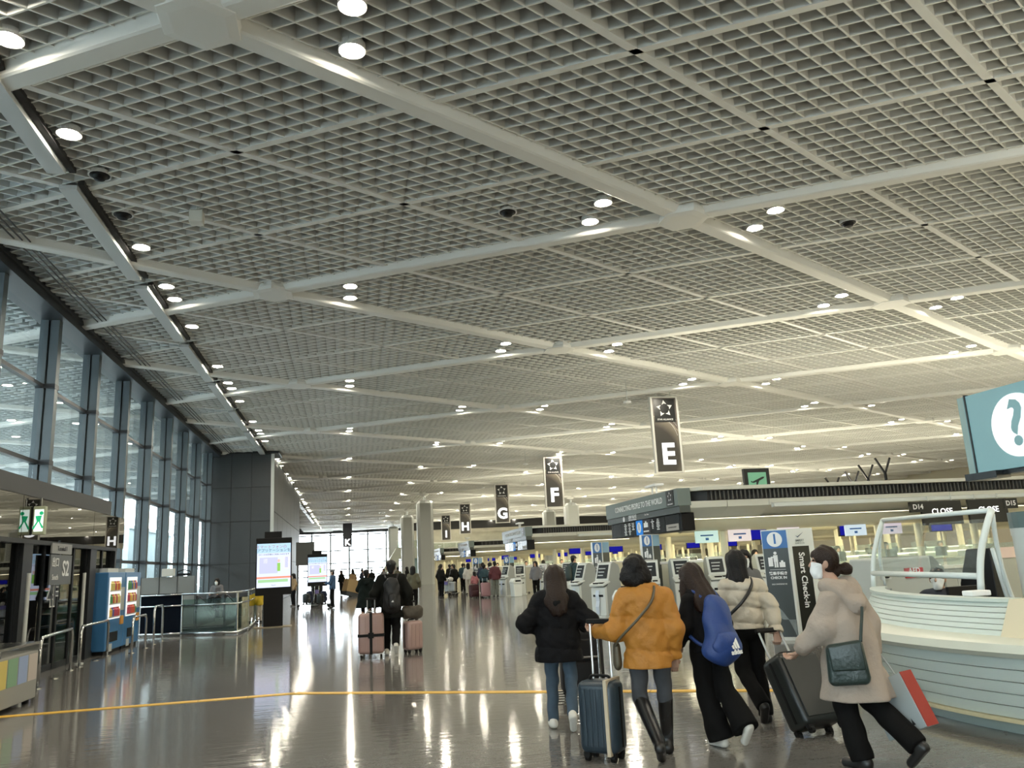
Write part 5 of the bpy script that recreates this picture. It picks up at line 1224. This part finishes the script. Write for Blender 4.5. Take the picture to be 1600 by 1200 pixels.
w4, _ = person('woman in a cream puffer jacket pulling a large black suitcase', (3.80,7.55,0), -.22, 1.59,
    pose=dict(elR=(.255,-.07,1.08), wrR=(.25,-.17,.86), elL=(-.23,.05,1.08), wrL=(-.16,.22,1.0), knR=(.09,.06,.47), anR=(.10,-.02,.085), heR=(.10,-.06,.035), toR=(.11,.15,.03), knL=(-.08,-.03,.50), anL=(.0,-.33,.22), heL=(.0,-.38,.20), toL=(.01,-.26,.05), headc=(-.03,.02,1.53)),
    jacket=dict(m=J_CREAM, hem=.90, w=1.12, sleeve=.080, deep=.85, k=.03, cuff=.8, disp=quilt(.028,.15,.02)), legs=(T_BLK,.075,.075), feet=('ankle', MSHOEK), hair=('mid', MHAIRK), hcurl=(.6,1.3), hdir=(None,(0,-.1,-1)))
w5, _ = person('woman with a hair bun in a long beige parka, masked and facing the tower sign', (3.75,5.80,0), .36, 1.58,
    pose=dict(headc=(0,.13,1.535), neck=(0,.06,1.375), chest=(0,.02,1.21), shL=(-.145,.02,1.265), shR=(.145,.0,1.265), elL=(-.24,.05,1.05), wrL=(-.27,.27,.86), elR=(.225,-.06,1.05), wrR=(.21,-.04,.82),
              knL=(-.09,.04,.47), anL=(-.09,-.05,.085), heL=(-.09,-.09,.035), toL=(-.10,.12,.03), knR=(.09,-.06,.49), anR=(.09,-.40,.20), heR=(.09,-.46,.18), toR=(.09,-.32,.04)),
    jacket=dict(m=J_BEIGE, hem=.50, w=1.16, flare=1.55, sleeve=.085, deep=.82, k=.05, cuff=.85, disp=pleat(.020, 24), name='parka'), hood=(.085,1.3), legs=(T_BLK,.085,.09), feet=('ankle', MSHOEK), hair=('bun', MHAIRB), mask=True, head_turn=.75, hcurl=(.9,1.3), hdir=(None,(0,-.1,-1)))
# glasses of the parka woman are hidden by hair save for one lens rim
w6, _ = person('masked woman in grey facing the camera behind the cream puffer jacket', (5.62,11.0,0), PI-.25, 1.60, res=.018, jacket=dict(m=mat('coat_grey', (.13,.13,.13), .8), hem=.7, w=1.1), legs=(T_BLK,.07,.06), hair=('mid', MHAIRK), mask=True)

def local_obj(o, root, s=None):     # same frame as the wearer, but its own top-level thing
    o.location = root.location; o.rotation_euler = root.rotation_euler; k = HS.get(root.name, 1.0); o.scale = (k,k,k); return o
HS = {w1.name: 1.53/1.65, w2.name: 1.60/1.65, w3.name: 1.51/1.65, w4.name: 1.59/1.65, w5.name: 1.58/1.65}
# blue backpack with a white three-bar mark
MBP = mat('backpack_blue', (.016,.050,.205), .5, bump=.2, bscale=30)
bp = sdf_obj('backpack', sdf([('c',(0,-.19,1.25),(0,-.235,.90),.115,.165,(1.12,.72,1)), ('e',(0,-.24,.86),(.19,.125,.12))], .011, .04, disp=fold(.007,24,.3)), MBP)
local_obj(bp, w3); tag(bp, 'royal blue backpack with white three-bar mark on the woman in black', 'backpack')
sdf_obj('front_pocket', sdf([('e',(0,-.315,.92),(.15,.055,.12))], .010, .07, disp=fold(.004,30,1.3)), MBP, bp)
for sx in (-1,1): MB().tube(sweep([(sx*.09,-.12,1.34),(sx*.115,.0,1.395),(sx*.14,.12,1.31),(sx*.19,.12,1.1),(sx*.18,-.08,.95),(sx*.12,-.16,.90)], 6), .018, 6).build('shoulder_strap', MBP, bp, smooth=True)
lg = MB()
for k in range(3):
    x0 = .0+k*.036; hh = .035+.028*k
    lg.add([(x0,0,.0),(x0+.028,0,.0),(x0+.028-.35*hh,0,hh*1.05),(x0-.35*hh*1.0,0,hh*.78)], [(0,1,2,3)])
lo = lg.build('bar_mark', MW, bp); lo.location = (.0,-.398,.885); lo.rotation_euler = (R(-8),0,R(14))
text('brand_writing', 'adidas', .062, MW, bp, (.045,-.392,.856), (PI/2-.1,0,R(14)), bold=.03)
# black shoulder strap and taupe bag of the mustard jacket
t = sdf_obj('shoulder_bag', sdf([('c',(-.27,.04,.88),(-.27,.04,.76),.055,.065,(.6,1.2,1))], .01, .02), BAGB); local_obj(t, w2); tag(t, 'taupe shoulder bag at the hip of the mustard jacket', 'bag')
MB().tube(sweep([(-.28,.0,.90),(-.24,-.13,.98),(-.09,-.215,1.13),(.04,-.195,1.27),(.085,-.08,1.385),(.075,.03,1.375)], 6), .012, 6).build('strap', BAGB, t, smooth=True)
t = sdf_obj('shoulder_bag', sdf([('c',(-.22,.16,.98),(-.22,.16,.92),.05,.06)], .012, .02), L_BLK); local_obj(t, w4); tag(t, 'black shoulder strap bag worn across the cream puffer jacket', 'bag')
MB().tube(sweep([(-.21,.12,.96),(-.20,-.13,1.03),(-.06,-.205,1.17),(.05,-.165,1.30),(.085,-.06,1.385),(.07,.05,1.37)], 6), .017, 6).build('strap', L_BLK, t, smooth=True)
t = empty('shoulder_bag', (0,0,0)); M5 = Matrix.Translation(w5.location) @ Matrix.Rotation(.36,4,'Z')
t.matrix_world = M5 @ Matrix.Scale(.958,4) @ Matrix.Translation((-.255,-.155,.80)) @ Matrix.Rotation(-.86,4,'Z') @ Matrix.Rotation(R(-5),4,'Y'); tag(t, 'dark green leather bag across the back of the beige parka', 'bag')
MB().prism([(-.15,-.16),(.13,-.17),(.145,-.12),(.14,.155),(-.13,.14),(-.16,-.12)], 1, -.045, .06).build('body', BAGG, t, bevel=.035, seg=4, auto=True)
MB().prism([(-.12,-.05),(.125,-.06),(.13,.15),(-.12,.135)], 1, -.062, -.03).build('flap', BAGG, t, bevel=.014, seg=3, auto=True)
MB().tube(sweep([(.13,.0,.14),(.16,.035,.24),(.19,.075,.33),(.205,.11,.38)], 6), .013, 6).build('strap', BAGG, t, smooth=True)
# shopping bag in her right hand
t = empty('shopping_bag', (0,0,0)); M5 = Matrix.Translation(w5.location) @ Matrix.Rotation(.36,4,'Z')
t.matrix_world = M5 @ Matrix.Scale(.98,4) @ Matrix.Translation((.25,-.10,.64)) @ Matrix.Rotation(R(-24),4,'X') @ Matrix.Rotation(R(-8),4,'Z'); tag(t, 'grey paper carrier bag with red side held by the parka woman', 'shopping bag')
MSB = mat('bag_paper_grey', (.40,.44,.44), .6); MSR = mat('bag_paper_red', (.32,.03,.018), .6)
MB().box(-.065,.065,-.20,.20,-.44,-.04).build('paper_body', MSB, t, bevel=.004); MB().box(-.06,.06,-.206,-.20,-.44,-.04).build('red_side', MSR, t)
MB().tube(sweep([(0,-.1,-.04),(0,-.05,.16),(0,.05,.22),(0,.1,-.04)], 6), .006, 6).build('handle', MSB, t, smooth=True)
MB().add([(-.067,-.12,-.40),(-.067,-.09,-.40),(-.067,-.10,-.35)], [(0,1,2)]).build('printed_mark', MBK, t)

# ---- luggage of the group
MNAVY = mat('case_navy', (.018,.033,.047), .38); MCB = mat('case_black', (.014,.017,.016), .35); MPINK = mat('case_pink', (.38,.25,.225), .33); MSILV = mat('case_silver', (.45,.46,.45), .3, metal=.5)
sc = suitcase('navy hard suitcase with a cream luggage belt, led by the mustard jacket', (2.04,6.76,0), -.75, .34, .24, .62, MNAVY, ribs=5, handle=1.07, hw=.5)
MB().box(.09,.12,-.135,.135,.055,.632).build('luggage_belt', mat('belt_cream', (.55,.47,.34), .7), sc)
# the black case behind the cream jacket: tilted back on two wheels, handle in her hand
t = suitcase('large black hard suitcase tilted on its wheels behind the cream jacket', (3.98,6.72,0), .22, .46, .28, .70, MCB, ribs=4, rx=-R(28), handle=.98, hw=.55); t.location = (4.02,6.78,.02)
MB().box(-.20,.20,-.152,-.14,.12,.64).build('front_relief', MCB, t, bevel=.01)
# luggage cart with black suitcase before the black coat
def cart(lab, loc, rz, group=None):
    t = empty('luggage_cart', loc, rz); tag(t, lab, 'luggage cart', group)
    for sx in (-1,1):
        MB().tube(sweep([(sx*.26,-.36,.14),(sx*.26,-.40,.5),(sx*.25,-.42,.98)], 5), .017, 8).build('upright', MCHR, t, smooth=True); MB().tube([(sx*.26,-.36,.14),(sx*.18,.50,.12)], .017, 8).build('side_rail', MCHR, t)
        MB().tube([(sx*.29,-.36,.09),(sx*.24,-.36,.09)], .09, 14).build('wheel', MRUB, t)
    MB().tube([(-.02,.52,.06),(.02,.52,.06)], .06, 12).build('wheel', MRUB, t)
    for k in range(6): MB().box(-.25+.012*k,.25-.012*k,-.34+k*.16,-.30+k*.16,.13,.15).build('deck_slat', MCHR, t)
    MB().tube([(-.27,-.43,.99),(.27,-.43,.99)], .022, 10).build('push_bar', MRUB, t); MB().box(-.2,.2,-.44,-.41,.62,.80).build('advert_plate', mat('plate_purple', (.12,.10,.30), .4), t); MB().tube([(-.25,-.41,.60),(.25,-.41,.60)], .012, 6).build('cross_bar', MCHR, t)
    return t
c1 = cart('luggage cart pushed by the woman in the black coat', (2.36,8.92,0), -.12)
for ch in list(c1.children):
    if ch.name.startswith('advert_plate'): bpy.data.objects.remove(ch)
s1 = suitcase('tall black soft suitcase standing on the luggage cart', (2.46,8.78,.15), -.15, .46, .30, .72, mat('case_softblack', (.011,.011,.012), .7), soft=True); s1.scale = (1,1,1)
text('case_mark', 'H8', .05, MW, s1, (.15,-.20,.12), bold=.02)
o = sdf_obj('red_bag', sdf([('c',(-.12,0,.06),(.12,0,.06),.075,.075), ('c',(-.1,0,.14),(.1,0,.14),.05,.05)], .012, .03, disp=fold(.005,40,0)), mat('bag_red', (.30,.012,.02), .5)); o.location = (2.46,8.80,.87); o.rotation_euler.z = -.15; tag(o, 'red bag lying on top of the black suitcase', 'bag')
MB().tube(sweep([(-.1,0,.14),(-.05,0,.22),(.05,0,.22),(.1,0,.14)], 5), .008, 6).build('handle', MATS['bag_red'], o, smooth=True)
o = sdf_obj('bag_charm', sdf([('e',(0,0,0),(.028,.024,.034)), ('e',(0,-.005,.042),(.022,.02,.02)), ('e',(-.02,0,.062),(.009,.008,.011)), ('e',(.02,0,.062),(.009,.008,.011))], .006, .01), mat('charm_tan', (.42,.28,.15), .8)); o.location = (2.30,8.54,.60); tag(o, 'small tan plush charm hanging on the black suitcase', 'charm')
MB().tube([(0,.0,.06),(.01,.05,.16)], .003, 4).build('cord', MBLK, o)

# ---------------------------------------------------------------- middle distance
D_OLV = mat('coat_dark', (.008,.0085,.007), .8, spec=.15, bump=.2, bscale=40); D_GRN = mat('coat_bottle', (.007,.012,.011), .85, spec=.15)
m1, _ = person('man in dark hooded jacket and black cap with black backpack, walking away', (.82,16.35,0), -.02, 1.75, res=.02,
    pose=dict(knL=(-.09,.05,.47), anL=(-.10,.02,.085), knR=(.08,-.02,.48), anR=(.06,-.30,.20), heR=(.06,-.36,.17), toR=(.07,-.24,.03), elL=(-.30,-.05,1.08), wrL=(-.30,.0,.84), elR=(.30,-.05,1.08), wrR=(.28,.0,.84), shL=(-.19,-.01,1.345), shR=(.19,-.01,1.345)),
    jacket=dict(m=D_OLV, hem=.64, w=1.36, sleeve=.09, k=.05), hood=.02, legs=(T_BLK,.078,.07), feet=('shoe', MSHOEW), hair=('short', MHAIRK), cap=MSHOEK)
t = sdf_obj('backpack', sdf([('c',(0,-.27,1.32),(0,-.30,.92),.125,.15,(1.15,.8,1))], .02, .03, disp=fold(.005,30,1)), mat('pack_black', (.008,.008,.009), .55)); local_obj(t, m1); tag(t, 'black backpack with small white mark on the walking man', 'backpack')
sdf_obj('front_pocket', sdf([('c',(0,-.39,1.08),(0,-.41,.94),.08,.09)], .018, .02), MATS['pack_black'], t); MB().add([(-.02,-.515,.99),(.03,-.515,.99),(.015,-.515,1.03)], [(0,1,2)]).build('mark', MW, t)
for sx in (-1,1): MB().tube(sweep([(sx*.1,-.2,1.42),(sx*.14,-.02,1.50),(sx*.16,.16,1.36),(sx*.18,.0,1.0)], 5), .02, 6).build('shoulder_strap', MATS['pack_black'], t, smooth=True)
suitcase('large pink suitcase with crossed black luggage belts beside the walking man', (.42,16.15,0), -.05, .48, .30, .80, MPINK, ribs=2, strap_m=MRUB, handle=1.05, hw=.3, trim=mat('trim_white', (.6,.58,.55), .4))
suitcase('narrow pink suitcase with a brown bag on top, right of the walking man', (1.22,16.35,0), .5, .36, .24, .60, MPINK, ribs=3, handle=.95)
o = sdf_obj('travel_bag', sdf([('c',(-.10,0,.12),(.10,0,.12),.12,.12,(1,.8,1.05))], .016, .03, disp=fold(.008,30,2)), mat('bag_brown', (.075,.062,.045), .7, var=.5, vscale=14)); o.location = (1.22,16.35,.64); tag(o, 'brown patterned travel bag lying on the narrow pink suitcase', 'bag')
MB().tube(sweep([(-.08,0,.23),(-.05,0,.32),(.05,0,.32),(.08,0,.23)], 5), .01, 6).build('handle', MBLK, o, smooth=True)
person('woman in a long flared dark coat walking ahead of the man', (.50,24.0,0), 0.0, 1.62, res=.024, pose=dict(elL=(-.22,.06,1.10), wrL=(-.14,.2,1.05), elR=(.25,.0,1.1), wrR=(.2,.15,1.0), anL=(-.07,.12,.085), anR=(.07,-.16,.1)),
    jacket=dict(m=D_GRN, hem=.58, w=1.18, flare=1.55, sleeve=.08, k=.05, name='coat'), hood=.03, legs=(T_BLK,.05,.045), hair=('short', MHAIRK))

# ---------------------------------------------------------------- people farther off
far_cols = dict(black=D_OLV, navy=mat('c_navy', (.015,.022,.05), .8), white=mat('c_white', (.62,.60,.54), .8), maroon=mat('c_maroon', (.085,.018,.025), .8), blue=mat('c_blue', (.035,.085,.18), .8), brown=mat('c_brown', (.26,.17,.085), .8),
    pinkc=mat('c_pink', (.42,.16,.17), .8), olive=mat('c_olive', (.10,.095,.06), .8), yellow=mat('c_yellow', (.70,.50,.03), .6), grey=mat('c_grey', (.15,.15,.16), .8), teal=mat('c_teal', (.02,.05,.06), .8), cream=mat('c_cream', (.5,.45,.36), .8), uni=mat('c_uniform', (.02,.024,.035), .7))
legs_c = dict(k=T_BLK, w=mat('l_white', (.58,.54,.46), .85), g=mat('l_grey', (.13,.14,.12), .85), n=mat('l_navy', (.02,.03,.11), .85))
def walker(label, x, y, rz, h, col, leg, hair='short', ph=0.0, mask=False, hem=.80, w=1.15, cap=None, res=.035, arms=None, z=0.0, pose=None):
    p = dict(knL=(-.09,.05*ph+.02,.47), knR=(.09,-.05*ph+.02,.47), anL=(-.09,.18*ph-.02,.09), anR=(.09,-.18*ph-.02,.09+.05*abs(ph)), heL=(-.09,.18*ph-.06,.04), heR=(.09,-.18*ph-.06,.04+.05*abs(ph)), toL=(-.1,.18*ph+.15,.03), toR=(.1,-.18*ph+.13,.03))
    if arms == 'front': p.update(elL=(-.22,.08,1.08), elR=(.22,.08,1.08), wrL=(-.12,.30,1.08), wrR=(.12,.30,1.08))
    if pose: p.update(pose)
    o, _ = person(label, (x,y,z), rz, h, pose=p, res=res, jacket=dict(m=far_cols[col], hem=hem, w=w, sleeve=.075), legs=(legs_c[leg],.075,.065), hair=(hair, None), mask=mask, face=True, cap=cap)
    return o
walker('man in a blue jacket pushing luggage carts before the end windows', -.72, 38.9, 1.35, 1.70, 'blue', 'k', mask=True, arms='front', cap=far_cols['grey'])
walker('man in a black cap and dark jacket looking at his phone', 8.35, 30.0, -1.15, 1.74, 'teal', 'n', arms='front', cap=MSHOEK)
t = sdf_obj('backpack', sdf([('c',(0,-.26,1.28),(0,-.28,.98),.13,.15,(1.1,.8,1))], .03, .03), mat('pack_green', (.014,.028,.028), .6)); t.location = (8.35,30,0); t.rotation_euler.z = -1.15; tag(t, 'dark green backpack worn by the man with the phone', 'backpack')
for sx in (-1,1): MB().tube(sweep([(sx*.1,-.16,1.42),(sx*.14,.02,1.48),(sx*.16,.14,1.3)], 4), .02, 6).build('shoulder_strap', MATS['pack_green'], t)
o = MB().box(-.04,.04,-.006,.006,-.07,.07).build('phone', MBLK); o.location = (8.70,30.16,1.2); o.rotation_euler = (.6,0,-1.15); tag(o, 'dark phone in the hand of the man in the cap', 'phone'); MB().box(-.035,.035,-.008,-.006,-.06,.06).build('screen', MSCRW, o)
suitcase('blue suitcase standing by the man with the phone', (8.55,29.6,0), .4, .42, .26, .66, mat('case_blue', (.02,.03,.16), .5))
walker('dark haired woman at a kiosk beyond the black coated woman', 8.35, 36.5, 2.6, 1.62, 'grey', 'k', hair='mid')
crowd = [('masked traveller in black behind the silver suitcase cart', 5.25, 47.5, -1.0, 1.74, 'black', 'k', 'short', .6, True), ('traveller in black beside the silver suitcase cart', 5.95, 47.0, .4, 1.66, 'black', 'k', 'short', 0, False),
  ('traveller in a white top and cream trousers in the queue', 6.55, 45.5, .1, 1.70, 'white', 'w', 'mid', .4, False), ('traveller in navy coat next to the white top', 7.2, 44.5, -.1, 1.68, 'navy', 'k', 'short', 0, False),
  ('dark traveller bending over the burgundy suitcase', 6.75, 41.2, -.6, 1.60, 'teal', 'k', 'short', .3, False), ('traveller in a pink top behind the burgundy suitcase', 7.35, 43.0, .8, 1.66, 'pinkc', 'g', 'mid', 0, False), ('traveller in maroon jacket and grey trousers by the pink suitcase', 7.05, 39.8, .05, 1.72, 'maroon', 'g', 'short', 0, False),
  ('traveller with tan hair in brown behind the walking man', 2.45, 32.0, -.3, 1.66, 'olive', 'k', 'mid', 0, False), ('traveller in black far behind the column', 6.3, 52, .4, 1.70, 'black', 'k', 'short', 0, False), ('traveller in cream standing far back in the queue', 6.0, 55, 2.8, 1.66, 'cream', 'k', 'mid', 0, False), ('traveller in grey far back beside the cream one', 7.1, 56, 1.8, 1.7, 'grey', 'k', 'short', 0, True), ('traveller in navy farthest back in the queue', 8.0, 57.5, .8, 1.72, 'navy', 'k', 'short', 0, False)]
crowd += [('traveller in black at the front left of the queue', 4.75, 43.0, -.8, 1.68, 'black', 'k', 'short', .3, False), ('traveller in dark grey behind the white top', 6.2, 49.5, 2.2, 1.7, 'grey', 'k', 'mid', 0, False), ('traveller in black between navy coat and pink top', 7.5, 46.2, .9, 1.7, 'black', 'k', 'short', 0, False), ('traveller in olive behind the navy coat', 7.9, 48.6, 2.6, 1.66, 'olive', 'k', 'mid', 0, False), ('traveller in cream deep in the queue by the kiosks', 8.7, 50.5, .2, 1.68, 'cream', 'g', 'short', 0, False), ('traveller in teal deep in the queue', 6.9, 50.2, -.4, 1.72, 'teal', 'k', 'short', 0, True), ('traveller in black beside the cream one deep in the queue', 8.3, 53.5, 1.4, 1.7, 'black', 'k', 'mid', 0, False), ('child in pink near the burgundy suitcase', 6.45, 42.6, .3, 1.25, 'pinkc', 'k', 'mid', 0, False)]
for a in crowd: walker(a[0], a[1], a[2], a[3], a[4], a[5], a[6], a[7], a[8], a[9])
t = cart('luggage cart with a silver suitcase in the queue', (5.55,45.6,0), -.9); suitcase('silver suitcase on the cart in the queue', (5.55,45.7,.15), -.5, .62, .3, .60, MSILV, ribs=5)
o = sdf_obj('white_bag', sdf([('c',(-.1,0,.1),(.1,0,.1),.11,.13)], .025, .03, disp=fold(.008,30,1)), far_cols['white']); o.location = (5.5,45.7,.78); tag(o, 'white bag on top of the silver suitcase', 'bag')
suitcase('pink suitcase standing in the queue next to the maroon jacket', (6.62,40.2,0), .1, .46, .28, .72, mat('case_rose', (.36,.20,.22), .4), handle=.95)
suitcase('burgundy soft suitcase in the queue', (6.1,40.6,0), .3, .46, .30, .66, mat('case_burgundy', (.045,.010,.014), .6), soft=True)
# the left hand group with two carts
for (x, y, a, lab) in ((-1.9,41.5,1.2,'luggage cart with dark bags beside the smaller digital sign'), (-1.2,40.2,1.35,'luggage cart with dark bags pushed by the man in blue')):
    cart(lab, (x,y,0), a)
    for k in range(2): suitcase(('black suitcase lying low on the %s' if k == 0 else 'dark blue suitcase standing on the %s') % ('cart by the digital sign' if x < -1.5 else "blue jacket man's cart"), (x-.1+.14*k, y-.12+.3*k, .15), a+.2*k, .42, .26, .5+.1*k, (MCB, far_cols['navy'])[k], soft=True)
walker('dark haired person half hidden beside the smaller digital sign', -2.75, 43.5, 2.0, 1.62, 'brown', 'k', 'mid')
for x, y, a, c, lab in ((.3,58,.6,'brown','traveller in tan coat far off by the end windows'), (-.5,60,2.4,'black','traveller in black far off left of the tan coat'), (1.0,62,-1.2,'navy','traveller in navy far off right of the tan coat'), (1.8,66,.3,'black','traveller in black before the end windows'), (2.9,70,2.9,'grey','traveller in grey before the end windows'), (3.4,58,.2,'olive','traveller in olive near the foot of the column'), (4.3,62,1.0,'black','traveller in black near the foot of the column')):
    walker(lab, x, y, a, 1.66+.02*(int(x*7)%4), c, 'k', ('short','mid')[int(abs(x)*10)%2], .4)
o = MB().box(-.55,.55,-.4,.4,.25,1.05).build('carton', mat('carton_tan', (.36,.25,.12), .8), bevel=.01); o.location = (.15,55,0); o.rotation_euler = (0,.25,.4); tag(o, 'large tan carton tilted on a cart far off', 'carton'); MB().box(-.56,.56,-.05,.05,.24,1.06).build('tape', mat('tape_brown', (.25,.16,.07), .4), o); MB().box(-.5,.5,-.35,.35,.0,.25).build('pallet', MDARK, o)
# seated and standing figures on the kerb side
SEAT = dict(pelvis=(0,0,.52), hipL=(-.09,0,.50), hipR=(.09,0,.50), knL=(-.1,.42,.48), knR=(.1,.42,.48), anL=(-.1,.42,.085), anR=(.1,.42,.085), heL=(-.1,.38,.035), heR=(.1,.38,.035), toL=(-.1,.6,.03), toR=(.1,.6,.03), chest=(0,0,.84), neck=(0,-.01,.99), headc=(0,.02,1.125), shL=(-.165,-.01,.945), shR=(.165,-.01,.945), elL=(-.23,.04,.70), elR=(.23,.04,.70), wrL=(-.16,.28,.66), wrR=(.16,.28,.66))
o, _ = person('masked person in grey seated behind the glass stair railing', (-5.05,34.0,.32), 2.9, 1.66, pose=SEAT, res=.03, jacket=dict(m=far_cols['grey'], hem=.5, w=1.1), legs=(T_BLK,.07,.06), hair=('mid', None), mask=True)
t = empty('stool', (-5.05,34.0,0)); tag(t, 'dark high stool under the seated person', 'stool'); MB().box(-.22,.22,-.22,.22,.66,.74).build('seat', MDARK, t, bevel=.02)
for sx in (-.18,.18):
    for sy in (-.18,.18): MB().tube([(sx,sy,0),(sx,sy,.66)], .02, 6).build('leg', MCHR, t)
walker('worker in a yellow jacket behind the tall digital sign', -3.1, 30.5, .6, 1.2, 'yellow', 'w', 'short')
# staff member at the information desk
st, _ = person('masked staff member in dark uniform seated behind the information desk', (6.95,8.72,.02), R(128), 1.66, pose=SEAT, res=.014, jacket=dict(m=far_cols['uni'], hem=.5, w=1.05, sleeve=.07), legs=(T_BLK,.07,.06), hair=('short', MHAIRK), mask=True)
t = empty('office_chair', (6.95,8.72,0)); tag(t, 'dark office chair under the desk staff member', 'chair'); MB().box(-.24,.24,-.24,.24,.47,.55).build('seat', MDARK, t, bevel=.02); MB().lathe([(.04,.1),(.04,.47)], n=10).build('pedestal', MCHR, t); MB().lathe([(.28,.03),(.28,.06),(.05,.12)], n=10).build('base', MBLK, t)
# staff and passengers behind the counters: heads and shoulders over the partition
staff = [(12.2,25.0),(13.3,25.2),(14.1,25.0),(16.3,25.1),(17.6,25.0),(18.3,25.3),(20.3,25.1),(21.9,25.0)]
for k, (x, y) in enumerate(staff):
    walker('%s counter clerk in dark uniform under the nearest canopy' % ('first','second','third','fourth','fifth','sixth','seventh','eighth')[k]+', counted from the display board', x, y, PI+.2*((k%3)-1), 1.60+.02*(k%3), 'uni', 'k', ('short','mid')[k%2])
for k, (x, y, a) in enumerate(((9.9,45.6,3.0),(11.0,46.0,.4),(12.0,45.6,2.9),(13.4,46.0,.2),(10.5,66,.3),(12.0,66.3,2.8))):
    walker(('clerk at the second island near its end','passenger in grey at the second island','clerk at the second island behind the phone man','passenger in dark at the second island farther in','passenger at the third island near its end','clerk at the third island farther in')[k], x, y, a, 1.66, ('uni','grey','uni','black','navy','uni')[k], 'k', ('short','mid')[k%2])
bpy.data.scenes.remove(TXS)
